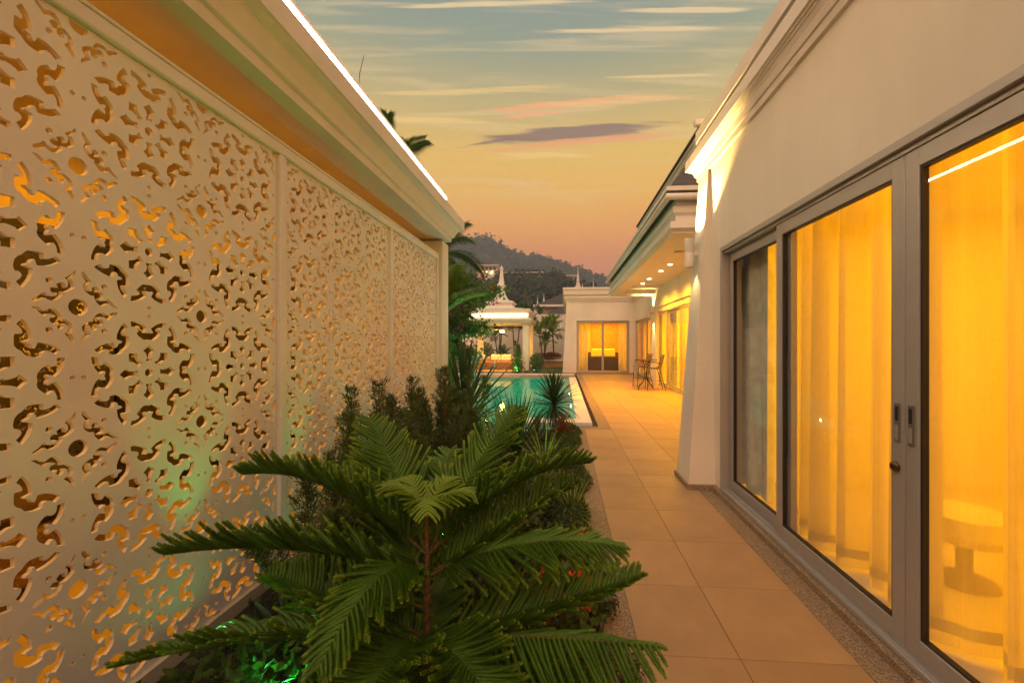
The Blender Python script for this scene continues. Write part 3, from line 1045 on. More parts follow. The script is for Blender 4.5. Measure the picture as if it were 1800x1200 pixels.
# furnishings of the near room
t = thing('sunburst_mirror', 'sun shaped wall ornament seen faintly through the yellow curtain', 'wall ornament', (5.98, 5.0, 1.5))
t.location = (5.95, 2.9, 1.55)
o = MB().lathe([(0, 0), (0.2, 0), (0.22, 0.02), (0.16, 0.05), (0, 0.06)], (0, 0, 0), 24).build('disc', CREAM, t, local=True, smooth=True)
o.rotation_euler = (0, R(-90), 0)
rays = MB()
for k in range(12):
    a = k * math.pi / 6
    pts = [(-0.03, (0.27 + 0.16 * s) * math.cos(a + 0.18 * math.sin(s * 5)), (0.27 + 0.16 * s) * math.sin(a + 0.18 * math.sin(s * 5))) for s in (0, .25, .5, .75, 1)]
    rays.tube(pts, [0.025, 0.022, 0.02, 0.015, 0.006], 6)
rays.build('ray', CREAM, t, local=True)
t = thing('round_table', 'round pedestal table inside the near room, seen through the sheer curtain', 'table', (4.3, 1.55, 0.05))
MB().lathe([(0, 0.70), (0.52, 0.70), (0.54, 0.72), (0.52, 0.745), (0, 0.745)], (0, 0, 0), 32).build('tabletop', TAN, t, local=True, smooth=True)
MB().lathe([(0.26, 0), (0.25, 0.03), (0.06, 0.08), (0.05, 0.66), (0.12, 0.699)], (0, 0, 0), 20).build('pedestal', TAN, t, local=True, smooth=True)
t = thing('armchair', 'low tan armchair on the floor of the near room behind the curtain', 'chair', (4.2, 0.6, 0.05))
MB().bbox(-.4, .4, -.4, .4, 0.12, 0.42, 0.05).build('seat', BROWN, t, local=True)
MB().bbox(-.4, .4, -.52, -.405, 0.12, 0.85, 0.04).build('backrest', BROWN, t, local=True)
for sx in (-1, 1):
    MB().bbox(min(sx * .41, sx * .52), max(sx * .41, sx * .52), -.4, .4, 0.12, 0.6, 0.03).build('armrest', BROWN, t, local=True)
    for sy in (-1, 1):
        MB().box(sx * .35 - .03, sx * .35 + .03, sy * .33 - .03, sy * .33 + .03, 0, .119).build('leg', WOOD, t, local=True)
t = thing('round_stool', 'round upholstered stool beside the curtain of the near room', 'stool', (2.5, 2.75, 0.05))
MB().lathe([(0, 0.28), (0.2, 0.28), (0.24, 0.34), (0.22, 0.44), (0, 0.46)], (0, 0, 0), 24).build('seat', CREAM, t, local=True, smooth=True)
MB().lathe([(0.16, 0), (0.15, 0.02), (0.04, 0.05), (0.04, 0.279)], (0, 0, 0), 16).build('base', WOOD, t, local=True, smooth=True)
AMB = (1.0, 0.43, 0.004)
AMB2 = (1.0, 0.40, 0.006)
light('AREA', 'room_light', (3.7, 1.2, 2.85), 232, AMB, 3.2, (0, 0, 0), sizey=5.4)
light('AREA', 'room_light', (5.0, 1.2, 1.5), 50, AMB, 2.2, (0, R(90), 0), sizey=5.0)

# tubular wall lamp on the buttress
def wall_lamp(x, y, z, nx, label, r=0.045, hh=0.17, up=26, dn=10, zrot=0, arm=0.09):
    t = thing('wall_lamp', label, 'wall lamp', (x, y, z), rz=zrot, group='tubular up and down wall lamps')
    MB().lathe([(0.0, -hh + .006), (r - .004, -hh + .006), (r - .004, -hh), (r, -hh), (r, -0.004), (r - .002, 0), (r, 0.004), (r, hh), (r - .004, hh), (r - .004, hh - .006), (0.0, hh - .006)], (0, 0, 0), 24).build('shade', PLASTER2, t, local=True, smooth=True)
    MB().bbox(r + 0.001, r + arm, -0.018, 0.018, -0.03, 0.03, 0.004).build('arm', PLASTER2, t, local=True)
    MB().bbox(r + arm + 0.0005, r + arm + 0.02, -0.035, 0.035, -0.06, 0.06, 0.004).build('backplate', PLASTER2, t, local=True)
    MB().lathe([(0, -hh + .007), (r - .008, -hh + .007), (r - .008, -hh + 0.0075)], (0, 0, 0), 16).build('lens', LAMPW, t, local=True)
    MB().lathe([(0, hh - .0055), (r - .008, hh - .0055), (r - .008, hh - .005)], (0, 0, 0), 16).build('lens', LAMPW, t, local=True)
    light('SPOT', 'lamp_up', (x, y, z + hh + 0.01), up, (1.0, 0.60, 0.18), 0.03, (R(180), 0, 0), spot=118, blend=0.4)
    light('SPOT', 'lamp_down', (x, y, z - hh - 0.01), dn, (1.0, 0.66, 0.26), 0.03, (0, 0, 0), spot=80, blend=0.5)
    return t
wall_lamp(1.41, 4.72, 2.55, 1, 'white tubular wall lamp on the tapered buttress, lighting the cornice above it', up=360, dn=8, arm=0.045, r=0.048, hh=0.16)

# =================================================================== MIDDLE WING (recessed terrace)
mw = thing('living_wing', 'white villa wing with a deep stepped eave over a lit terrace', 'building', (5, 12, 0))
X0, Y0 = 2.0, 7.25
ep = [(-0.249, 3.40), (0.13, 3.40), (0.135, 3.43), (0.155, 3.445), (0.165, 3.46), (0.20, 3.475), (0.20, 3.585), (0.10, 3.60), (0.09, 3.62), (0.085, 3.71), (0.11, 3.735), (0.14, 3.757), (0.14, 3.86), (0.09, 3.875), (0.085, 3.90), (0.085, 4.0), (-0.1, 4.02), (-0.249, 4.02)]
em = MB()
sweep(em, ep, [(X0, 16.45), (X0, Y0), (7.0, Y0)][::-1] if False else [(7.0, 16.45), (X0, 16.45), (X0, Y0), (7.0, Y0)][::-1])
em.build('cornice', PLASTER2, mw)
def gutter_prof(d, z, r):
    return [(d + r * math.cos(a), z + r * math.sin(a)) for a in [math.pi * 2 * k / 12 for k in range(12)]]
gm = MB()
sweep(gm, gutter_prof(0.25, 3.985, 0.055), [(7.0, Y0), (X0, Y0), (X0, 16.45), (7.0, 16.45)])
gm.build('gutter', PLASTER2, mw, smooth=True)
gm = MB()
sweep(gm, [(-0.3, 4.05), (0.26, 4.05), (0.27, 4.075), (0.2, 4.13), (-0.3, 4.6)], [(7.0, Y0), (X0, Y0), (X0, 16.45), (7.0, 16.45)])
gm.build('lower_roof', SLATE, mw)
gm = MB()
sweep(gm, [(0.20, 4.078), (0.285, 4.078), (0.285, 4.15), (0.19, 4.16)], [(5.0, Y0), (X0, Y0), (X0, 16.45)])
gm.build('verge_cap', PLASTER2, mw)
# lower hip
def hip(a, b, za, zb_, mb):
    (x0, x1, y0, y1), (u0, u1, v0, v1) = a, b
    return mb.add([(x0, y0, za), (x1, y0, za), (x1, y1, za), (x0, y1, za), (u0, v0, zb_), (u1, v0, zb_), (u1, v1, zb_), (u0, v1, zb_)],
                  [(0, 1, 5, 4), (1, 2, 6, 5), (2, 3, 7, 6), (3, 0, 4, 7), (4, 5, 6, 7)])
hip((1.74, 7.2, 7.0, 16.7), (2.62, 7.0, 7.85, 14.2), 4.10, 5.28, MB()).build('hip_roof', SLATE, mw)
um = MB()
sweep(um, [(-0.2, 5.20), (0.06, 5.20), (0.06, 5.30), (0.10, 5.31), (0.12, 5.36), (0.12, 5.42), (0.15, 5.43), (0.15, 5.50), (-0.2, 5.50)], [(7.0, 8.0), (2.68, 8.0), (2.68, 14.1), (7.0, 14.1)])
um.build('upper_fascia', PLASTER2, mw)
um = MB()
sweep(um, [(-1.5, 6.1), (0.19, 5.502), (0.19, 5.54), (-1.5, 6.14)], [(6.0, 8.0), (2.68, 8.0), (2.68, 14.1), (6.0, 14.1)])
um.build('upper_roof', SLATE, mw)
MB().bbox(2.42, 2.62, 7.72, 7.86, 5.545, 5.66, 0.02).build('ridge_cap', PLASTER2, mw)
# soffit with recessed lit coffer
MB().box(1.95, 2.25, 7.3, 16.4, 3.401, 3.59).build('soffit_edge', PLASTER2, mw)
MB().box(2.25, 3.7, 7.3, 16.35, 3.55, 3.60).build('soffit', PLASTER2, mw)
MB().box(2.25, 3.45, 7.3, 7.9, 3.401, 3.549).build('soffit_end', PLASTER2, mw)
MB().box(2.25, 3.45, 15.7, 16.4, 3.401, 3.549).build('soffit_end', PLASTER2, mw)
for yy_ in (9.1, 14.6):
    MB().box(2.251, 3.449, yy_, yy_ + 0.25, 3.50, 3.5495).build('soffit_beam', PLASTER2, mw)
for (dx_, dy_) in [(2.68, 14.11), (2.69, 13.11), (2.72, 11.68), (2.73, 10.72)]:
    o = MB().lathe([(0, -0.004), (0.045, -0.004), (0.055, 0.0)], (dx_, dy_, 3.549), 14).build('downlight', LAMPH, mw)
    light('SPOT', 'downlight_beam', (dx_, dy_, 3.53), 480, (1.0, 0.38, 0.004), 0.04, spot=140, blend=0.9)
w2 = MB()
w2.box(3.45, 3.65, 8.0, 16.2, 2.86, 3.55)
w2.box(3.45, 3.65, 15.50, 16.2, 0.0, 2.86)
w2.box(3.45, 3.65, 7.3, 8.0, 0, 3.55)
w2.box(3.65, 7.0, 7.3, 7.5, 0, 4.0)
w2.box(3.65, 7.5, 16.0, 16.2, 0, 4.0)
w2.build('wall', PLASTER, mw)
MB().box(3.50, 3.65, 8.0, 15.5, 2.68, 2.859).build('lintel', PLASTER, mw)
MB().box(3.51, 7.4, 7.5, 16.0, -0.14, 0.03).build('floor_slab', INFLOOR, mw)
MB().box(3.65, 7.2, 7.5, 16.0, 2.9, 3.0).build('ceiling', INWALL, mw)
MB().box(6.2, 6.4, 7.5, 16.0, 0.03, 2.9).build('back_wall', INWALL, mw)
def glazed(name, label, X, y0, y1, z1, divs, axis='y', zb0=0.03, grp=None):
    t = thing(name, label, 'door', (X, y0, 0) if axis == 'y' else (y0, X, 0), group=grp)
    def bx(mb, a0, a1, d0, d1, c0, c1, b=0.003):
        if axis == 'y':
            mb.bbox(X + d0, X + d1, a0, a1, c0, c1, b)
        else:
            mb.bbox(a0, a1, X + d0, X + d1, c0, c1, b)
    f = MB()
    bx(f, y0, y1, 0.0, 0.1, z1 - 0.05, z1)
    bx(f, y0, y1, 0.0, 0.1, zb0, zb0 + 0.05)
    bx(f, y0, y0 + 0.05, 0, 0.1, zb0 + 0.0502, z1 - 0.0502)
    bx(f, y1 - 0.05, y1, 0, 0.1, zb0 + 0.0502, z1 - 0.0502)
    f.build('frame', ALU, t)
    ed = [y0 + 0.051] + divs + [y1 - 0.051]
    for i in range(len(ed) - 1):
        a0, a1 = ed[i] + 0.001, ed[i + 1] - 0.001
        dd_ = 0.025 + 0.05 * (i % 2)
        s = MB()
        bx(s, a0, a0 + 0.06, dd_ - .018, dd_ + .018, zb0 + .055, z1 - .055)
        bx(s, a1 - 0.06, a1, dd_ - .018, dd_ + .018, zb0 + .055, z1 - .055)
        bx(s, a0 + .0602, a1 - .0602, dd_ - .018, dd_ + .018, z1 - .115, z1 - .055)
        bx(s, a0 + .0602, a1 - .0602, dd_ - .018, dd_ + .018, zb0 + .055, zb0 + .115)
        so = s.build('sash', ALU, t)
        p = MB()
        bx(p, a0 + .055, a1 - .055, dd_ - .003, dd_ + .003, zb0 + .11, z1 - .11, 0.0005)
        p.build('pane', GLASS, so)
    return t
glazed('glass_door', 'taupe framed glass door of the terrace, behind the bistro table', 3.52, 8.6, 15.45, 2.68, [10.0, 11.5, 12.75, 14.3])
c = curtain('curtain', 14.35, 15.4, 3.85, 0.05, 2.85, DRAPE, 9, 0.04, seed=8, hem=False)
tag(c, 'grey green curtain gathered at the far end of the terrace glass door', 'curtain')
c = curtain('curtain', 13.3, 13.85, 3.9, 0.05, 2.85, SHEER, 6, 0.04, seed=9, hem=False)
tag(c, 'sheer curtain bunched behind the terrace glass door, left of the white cabinet', 'curtain')
t = thing('cabinet', 'tall white drawer cabinet inside the terrace room', 'cabinet', (5.3, 12.6, 0.03))
MB().bbox(-.3, .3, -.45, .45, 0.0, 1.25, 0.01).build('body', CREAM, t, local=True)
for k in range(4):
    dr = MB().bbox(-.32, -.301, -.43, .43, 0.04 + .3 * k, 0.32 + .3 * k, 0.006).build('drawer', CREAM, t, local=True)
    MB().bbox(-.34, -.321, -.06, .06, .17 + .3 * k, .19 + .3 * k, 0.004).build('handle', STEEL, dr, local=True)
t = thing('vase', 'small dark vase on the white cabinet of the terrace room', 'vase', (5.3, 12.6, 1.281))
MB().lathe([(0.05, 0), (0.09, 0.05), (0.13, 0.16), (0.10, 0.28), (0.04, 0.34), (0.05, 0.38), (0.06, .40)], (0, 0, 0), 16).build('body', WOOD, t, local=True, smooth=True)
light('AREA', 'room_light', (5.0, 12.0, 2.85), 500, AMB2, 2.2, (0, 0, 0), sizey=6.5)
wall_lamp(3.30, 16.05, 2.68, 1, 'tubular wall lamp at the inner corner beyond the bistro table', up=120, dn=90, r=0.05, hh=0.17)
# step wall and inner corner wall
w3 = MB()
w3.box(3.50, 3.70, 16.45, 20.72, 2.62, 4.0)
w3.box(3.50, 3.70, 16.205, 16.80, 0, 2.62)
w3.box(3.50, 3.70, 16.205, 16.45, 2.62, 3.4)
w3.box(3.50, 3.70, 20.42, 20.72, 0, 2.62)
w3.build('corner_wall', PLASTER, mw)
glazed('glass_door', 'narrow glass door in the wall between the terrace and the far bedroom', 3.56, 16.81, 20.41, 2.615, [18.0, 19.2])
c = curtain('curtain', 17.0, 18.8, 3.9, 0.05, 2.6, SHEER, 9, 0.05, seed=21, hem=False)
tag(c, 'sheer curtain behind the narrow glass door near the inner corner', 'curtain')
mr_ = MB().box(5.5, 5.7, 16.2, 20.7, 0, 3.0).box(3.70, 5.7, 16.21, 20.7, 2.9, 3.0).box(3.70, 5.7, 16.2, 20.7, -0.1, 0.02)
mr_.build('small_room', INWALL, mw)
light('AREA', 'room_light', (4.6, 18.5, 2.85), 70, AMB2, 1.2, (0, 0, 0), sizey=3.0)

# =================================================================== FAR WING (faces the camera)
fw = thing('bedroom_pavilion', 'white wing facing the camera at the end of the terrace, with a wide lit window', 'building', (2, 22, 0))
FY = 20.72
w4 = MB()
w4.box(0.16, 0.66, FY, FY + 0.2, 0.0, 3.9)
w4.box(0.66, 3.29, FY, FY + 0.2, 2.66, 3.9)
w4.box(3.29, 3.70, FY, FY + 0.2, 0.0, 3.9)
w4.box(0.16, 0.36, FY + 0.2, 28, 0.0, 3.9)
w4.build('wall', PLASTER, fw)
MB().box(-0.02, 3.499, FY - 0.03, FY - 0.002, -0.1, 0.055).build('plinth', PEB, fw)
MB().add([(-0.03, FY - .03, 0.05), (0.42, FY - .03, 0.05), (0.42, FY + .5, 0.05), (-0.03, FY + .5, 0.05), (0.17, FY - .03, 3.6), (0.34, FY - .03, 3.6), (0.34, FY + .5, 3.6), (0.17, FY + .5, 3.6)],
         [(0, 3, 2, 1), (4, 5, 6, 7), (0, 1, 5, 4), (1, 2, 6, 5), (2, 3, 7, 6), (3, 0, 4, 7)]).build('buttress', PLASTER, fw)
fp = [(-0.2, 3.60), (0.03, 3.60), (0.035, 3.66), (0.06, 3.67), (0.10, 3.78), (0.12, 3.79), (0.12, 3.85), (0.05, 3.88), (0.05, 3.95), (0.14, 3.97), (0.14, 4.20), (0.18, 4.22), (0.18, 4.32), (-0.2, 4.33)]
fm = MB()
sweep(fm, fp, [(0.16, 28), (0.16, FY), (3.50, FY), (3.50, 16.5)][::-1])
fm.build('cornice', PLASTER2, fw)
MB().box(0.2, 5.0, FY + .2, 28, 3.9, 4.2).build('roof', PLASTER2, fw)
MB().box(0.36, 5.0, FY + .2, 27, -0.1, 0.03).build('floor_slab', INFLOOR, fw)
MB().box(0.36, 5.0, FY + .2, 27, 2.85, 2.95).build('ceiling', INWALL, fw)
MB().box(1.75, 5.0, 25.6, 25.8, 0.03, 2.85).build('feature_wall', ORANGEWALL, fw)
MB().box(0.36, 1.749, 25.9, 26.0, 0.03, 2.85).build('back_wall', INWALL, fw)
MB().box(4.9, 5.0, FY + .2, 25.6, 0.03, 2.85).build('side_wall', INWALL, fw)
glazed('window_door', 'wide taupe framed sliding window in the white wall facing the camera', FY + 0.05, 0.67, 3.28, 2.655, [1.98], axis='x')
c = curtain('curtain', 0.75, 1.25, FY + 0.35, 0.05, 2.8, PALEV, 7, 0.04, seed=31, hem=False, flip=True)
tag(c, 'pale curtain drawn to the left side of the far facing window', 'curtain')
c = curtain('curtain', 2.80, 3.25, FY + 0.35, 0.05, 2.8, PALEV, 6, 0.04, seed=32, hem=False, flip=True)
tag(c, 'pale curtain drawn to the right side of the far facing window', 'curtain')
t = thing('sofa', 'dark brown sofa with its back to the far facing window', 'sofa', (2.0, 22.0, 0.03))
MB().bbox(-.95, .95, -.35, .45, 0.1, 0.42, 0.04).build('seat', BROWN, t, local=True)
MB().bbox(-.95, .95, -.55, -.355, 0.1, 0.82, 0.06).build('backrest', BROWN, t, local=True)
for sx in (-1, 1):
    MB().bbox(min(sx * .955, sx * 1.1), max(sx * .955, sx * 1.1), -.5, .45, 0.1, 0.66, 0.04).build('armrest', BROWN, t, local=True)
for xx_, lab in ((2.0, 'cream head cushion on the bed, left one seen through the far window'), (2.75, 'cream head cushion on the bed, right one seen through the far window')):
    o = MB().bbox(xx_ - .34, xx_ + .34, 24.6, 24.8, 0.72, 1.22, 0.06).build('headboard_cushion', CREAM)
    tag(o, lab, 'cushion', 'cream cushions on the bed')
t = thing('bed', 'wide brown upholstered bed behind the sofa in the far room', 'bed', (2.4, 24, 0.03))
MB().bbox(1.5, 3.3, 22.9, 24.9, 0.1, 0.62, 0.05).build('mattress', BROWN, t)
MB().bbox(1.4, 3.4, 24.91, 25.1, 0.03, 1.0, 0.03).build('headboard', BROWN, t)
light('AREA', 'room_light', (2.2, 23.5, 2.8), 300, AMB2, 2.6, (0, 0, 0), sizey=3.4)
for i, xx_ in enumerate((2.3, 3.1)):
    o = MB().lathe([(0, -0.004), (0.05, -0.004), (0.06, 0)], (xx_, 24.9, 2.849), 12).build('ceiling_spot', LAMPW, fw)
    light('SPOT', 'spot_beam', (xx_, 25.2, 2.82), 25, (1, 0.5, 0.08), 0.03, (R(8), 0, 0), spot=50, blend=0.6)
wall_lamp(-0.13, 21.2, 2.45, 1, 'tubular wall lamp on the outer left side of the far white wing', up=12, dn=12, r=0.04, hh=0.13, arm=0.07)

# =================================================================== PLANTS
class Soup:
    """fast triangle collector on numpy arrays"""
    def __init__(s):
        s.V = []
        s.T = []
        s.n = 0
    def add(s, v, t):
        s.V.append(np.asarray(v, dtype=np.float64).reshape(-1, 3))
        s.T.append(np.asarray(t, dtype=np.int64).reshape(-1, 3) + s.n)
        s.n += len(s.V[-1])
    def build(s, name, m, parent=None, kind=None, smooth=False):
        V = np.concatenate(s.V)
        T = np.concatenate(s.T)
        if parent is not None:
            V = V - np.array(wloc(parent))
        me = bpy.data.meshes.new(name)
        me.vertices.add(len(V))
        me.vertices.foreach_set('co', V.astype(np.float32).ravel())
        me.loops.add(len(T) * 3)
        me.loops.foreach_set('vertex_index', T.astype(np.int32).ravel())
        me.polygons.add(len(T))
        me.polygons.foreach_set('loop_start', np.arange(0, len(T) * 3, 3, dtype=np.int32))
        me.update(calc_edges=True)
        me.materials.append(m)
        if smooth:
            me.polygons.foreach_set('use_smooth', [True] * len(T))
        o = bpy.data.objects.new(name, me)
        COL.objects.link(o)
        if parent is not None:
            o.parent = parent
        if kind:
            o['kind'] = kind
        return o

def nrmz(a):
    return a / np.maximum(np.linalg.norm(a, axis=-1, keepdims=True), 1e-9)

def bez(p0, p1, p2, n):
    t = np.linspace(0, 1, n)[:, None]
    return (1 - t) ** 2 * p0 + 2 * t * (1 - t) * p1 + t * t * p2

def rope(soup, pts, r_needle, step, per, core, wide=0.0024, tips=None):
    """a branchlet: thin core with rings of short forward pointing needles"""
    pts = np.asarray(pts)
    seg = np.linalg.norm(np.diff(pts, axis=0), axis=1)
    L_ = seg.sum()
    n = max(4, int(L_ / step))
    s = np.linspace(0, L_, n)
    cs = np.concatenate([[0], np.cumsum(seg)])
    P = np.stack([np.interp(s, cs, pts[:, k]) for k in range(3)], 1)
    D = nrmz(np.gradient(P, axis=0))
    up = np.array([0.0, 0.0, 1.0])
    A = nrmz(np.cross(D, up) + 1e-4)
    B = np.cross(D, A)
    # core tube, 4 sided
    m = min(n, 7)
    idx = np.linspace(0, n - 1, m).astype(int)
    rr = core * (1 - 0.55 * np.linspace(0, 1, m) ** 2)
    ring = []
    for k in range(4):
        a = k * math.pi / 2
        ring.append(P[idx] + (A[idx] * math.cos(a) + B[idx] * math.sin(a)) * rr[:, None])
    V = np.stack(ring, 1).reshape(-1, 3)
    T = []
    for i in range(m - 1):
        for k in range(4):
            a, b = i * 4 + k, i * 4 + (k + 1) % 4
            T += [(a, b, b + 4), (a, b + 4, a + 4)]
    soup.add(V, T)
    # needles
    N_ = n * per
    Pi = np.repeat(P, per, 0)
    Di = np.repeat(D, per, 0)
    Ai = np.repeat(A, per, 0)
    Bi = np.repeat(B, per, 0)
    ph = np.tile(np.arange(per) * 2 * math.pi / per, n) + np.repeat(np.arange(n) * 1.9, per) + rng.normal(0, .25, N_)
    rad = Ai * np.cos(ph)[:, None] + Bi * np.sin(ph)[:, None]
    tt = np.repeat(np.linspace(0, 1, n), per)
    ln = r_needle * (1.0 - 0.45 * tt ** 3) * rng.uniform(0.8, 1.15, N_)
    tip = Pi + (rad * 0.80 + Di * 0.75) * ln[:, None]
    sd = np.cross(Di, rad) * wide
    V = np.stack([Pi - sd + rad * core * .5, Pi + sd + rad * core * .5, tip], 1).reshape(-1, 3)
    if tips is not None:
        young = tt > 0.84
        Vy = V.reshape(-1, 3, 3)[young].reshape(-1, 3)
        V = V.reshape(-1, 3, 3)[~young].reshape(-1, 3)
        tips.add(Vy, np.arange(len(Vy)).reshape(-1, 3))
    soup.add(V, np.arange(len(V)).reshape(-1, 3))

def frond(root, axis, width, roll, mat_n, young=False, curl=0.35, sweep_=0.9, dens=0.016, needle=0.0155, droopL=None, side_bias=(1, 1)):
    """a branch of the Norfolk pine: axis curve with two combs of rope-like branchlets"""
    so = Soup()
    ty = Soup()
    ax = np.asarray(axis)
    seg = np.linalg.norm(np.diff(ax, axis=0), axis=1)
    Lt = seg.sum()
    cs = np.concatenate([[0], np.cumsum(seg)])
    n = int(Lt / dens)
    for i in range(n):
        t = (i + 0.5) / n
        if t < 0.10:
            continue
        s = t * Lt
        p = np.array([np.interp(s, cs, ax[:, k]) for k in range(3)])
        q = np.array([np.interp(min(s + 0.01, Lt), cs, ax[:, k]) - np.interp(max(s - 0.01, 0), cs, ax[:, k]) for k in range(3)])
        d = q / np.linalg.norm(q)
        h = np.cross(d, [0, 0, 1.0])
        h /= max(np.linalg.norm(h), 1e-6)
        u = np.cross(h, d)
        for si, sg in enumerate((1, -1)):
            prof_ = min(1, (t - 0.02) / 0.22) * (1 - t) ** 0.55 * 1.15
            ln = width * side_bias[si] * prof_ * random.uniform(0.88, 1.1) + 0.02
            if ln < 0.015:
                continue
            a = sweep_ + random.uniform(-.13, .13) + 0.22 * math.sin(i * .55 + si)*0.5
            lat = h * sg * math.cos(roll) + u * math.sin(roll if sg > 0 else roll)
            dirn = d * math.cos(a) + lat * math.sin(a)
            m = 6
            cj = random.uniform(-.22, .22)
            pts = []
            for k in range(m):
                f = k / (m - 1)
                c = (curl if droopL is None else droopL[si]) + cj
                pts.append(p + dirn * ln * f + d * ln * 0.22 * f * f + u * c * ln * f * f + np.array([0, 0, 1.0]) * (0.05 if young else 0) * ln * f)
            rope(so, pts, needle * (0.78 + 0.22 * (1 - t)), 0.0038, 8, 0.0062, tips=ty)
    # needles along the axis itself
    rope(so, ax, needle * 0.9, 0.006, 5, 0.004)
    o = so.build('branch', mat_n, root)
    ty.build('young_tips', PINEN, o, kind='stuff')
    MB().tube([tuple(a) for a in ax], [0.0055 * (1 - 0.6 * i / len(ax)) for i in range(len(ax))], 6).build('branch_axis', BARK, o)
    return o

def pt(px, py, depth):
    d = ray(px, py)
    d = d / (d.x * -math.sin(TH) + d.y * math.cos(TH))
    v = Vector((0, 0, H)) + d * depth
    return np.array(v)

pine = thing('norfolk_pine', 'young pine with tiers of feathery green branches at the front of the bed', 'pine tree', (-0.50, 1.5, 0))
DP = 1.53
top = pt(750, 900, DP)
m1 = pt(751, 985, DP)
m2 = pt(750, 1120, DP)
m3 = pt(750, 1260, DP)
bt = np.array([-0.50, 1.5, -0.05])
MB().tube([tuple(bt), tuple(m3), tuple(m2), tuple(m1), tuple(top)], [0.022, 0.018, 0.0135, 0.010, 0.006], 10).build('trunk', BARK, pine, smooth=True)
def br(base, tip, lift, width, roll=0.15, ndl=0.0155, young=False, curl=0.3, sw=0.9, dl=None, sb=(1, 1), mm=None):
    mid = (base + tip) / 2 + np.array([0, 0, lift])
    return frond(pine, bez(base, mid, tip, 16), width * (0.84 if not young else 1), roll, mm or (PINEN if young else PINE), young, curl, sw, 0.018 if not young else 0.016, ndl, dl, sb)
# crown: short, curled young branches
tp = top + np.array([0, 0, -0.005])
br(tp, pt(835, 868, 1.50), 0.07, 0.085, 0.1, 0.010, True, -0.45)
br(tp, pt(672, 855, 1.48), 0.07, 0.085, 0.1, 0.010, True, -0.45)
br(tp, pt(752, 905, 1.30), 0.10, 0.075, 0.1, 0.010, True, -0.5)
br(tp, pt(715, 838, 1.68), 0.05, 0.075, 0.1, 0.010, True, -0.4)
br(tp, pt(790, 838, 1.68), 0.05, 0.075, 0.1, 0.010, True, -0.4)
# second tier
b = m1 + np.array([0, 0, 0.02])
br(b, pt(428, 832, 1.66), 0.20, 0.16, 0.35, sw=0.95, dl=(0.1, 0.6))
br(b, pt(650, 735, 2.0), 0.06, 0.24, 0.1, curl=-.1)
br(b, pt(905, 718, 2.0), 0.06, 0.23, 0.1, curl=-.1)
br(b, pt(790, 790, 2.05), 0.06, 0.18, 0.1, curl=-.1)
br(b, pt(1036, 812, 1.72), 0.17, 0.17, 0.3, sw=0.95, dl=(0.5, 0.0))
# third tier
b = m1 + np.array([0, 0, -0.06])
br(b, pt(292, 972, 1.42), 0.12, 0.20, 0.35, sw=1.0, dl=(-0.25, 0.6))
br(b, pt(1095, 962, 1.40), 0.13, 0.20, -0.05, sw=0.95, dl=(-0.35, -0.1))
br(b, pt(1010, 850, 1.78), 0.04, 0.22, 0.25, sw=1.0)
br(b, pt(600, 820, 1.9), 0.04, 0.20, 0.2)
br(b, pt(560, 1175, 1.02), 0.24, 0.17, 0.0, sw=0.85, dl=(-0.2, -0.2))
# fourth tier
b = m2
br(b, pt(215, 1165, 1.32), 0.12, 0.20, 0.25, sw=1.0, dl=(-0.3, 0.4))
br(b, pt(1157, 1135, 1.26), 0.03, 0.22, -0.35, sw=1.05, dl=(-0.6, -0.25))
br(b, pt(1125, 1010, 1.62), -0.02, 0.20, 0.1, sw=1.0)
br(b, pt(470, 1010, 1.75), 0.03, 0.22, 0.2, sw=1.0)
br(b, pt(610, 1280, 0.98), 0.10, 0.20, 0.0)
br(b, pt(900, 1290, 1.05), 0.10, 0.20, 0.0)
for az_, rr_, zz_, hh in [(75, .66, .62, .0), (130, .64, .58, .02), (172, .6, .55, .0), (100, .68, .38, 0), (150, .66, .36, 0), (-150, .6, .30, 0), (-100, .45, .34, .05), (-60, .55, .28, .02)]:
    a_ = R(az_)
    bb = np.array([-.50, 1.5, zz_])
    br(bb, bb + np.array([math.cos(a_) * rr_, math.sin(a_) * rr_, -.08 + hh]), 0.09, 0.18, 0.15, sw=1.0, dl=(random.uniform(-.4, .4), random.uniform(-.4, .4)))
b = m3
br(b, pt(330, 1330, 1.25), 0.08, 0.2, 0.1)
br(b, pt(1080, 1230, 1.32), 0.06, 0.2, 0.0)
br(b, pt(900, 1040, 1.95), 0.02, 0.22, 0.1)
br(b, pt(560, 1060, 1.95), 0.02, 0.22, 0.1)

# ---- generic leafy builders
def leaves_soup(so, C, size, aspect=0.5, up_bias=0.3, jitter=0.35, fold=0.0):
    """one small pointed leaf (4 verts, 2 tris) at each centre"""
    C = np.asarray(C)
    n = len(C)
    d = nrmz(rng.normal(0, 1, (n, 3)) + np.array([0, 0, up_bias]))
    a = nrmz(np.cross(d, nrmz(rng.normal(0, 1, (n, 3)))))
    sz = (size * rng.uniform(1 - jitter, 1 + jitter, n))[:, None]
    nn = np.cross(d, a)
    v0 = C
    v1 = C + d * sz * 0.45 + a * sz * aspect * 0.5 + nn * sz * fold
    v2 = C + d * sz
    v3 = C + d * sz * 0.45 - a * sz * aspect * 0.5 + nn * sz * fold
    V = np.stack([v0, v1, v2, v3], 1).reshape(-1, 3)
    b = np.arange(n)[:, None] * 4
    T = np.concatenate([b + np.array([0, 1, 2]), b + np.array([0, 2, 3])], 0)
    so.add(V, T)

def blob_pts(c, r, n, shell=0.5):
    d = nrmz(rng.normal(0, 1, (n, 3)))
    rr = (shell + (1 - shell) * rng.uniform(0, 1, n) ** 0.5)[:, None]
    return np.array(c) + d * rr * np.array(r)

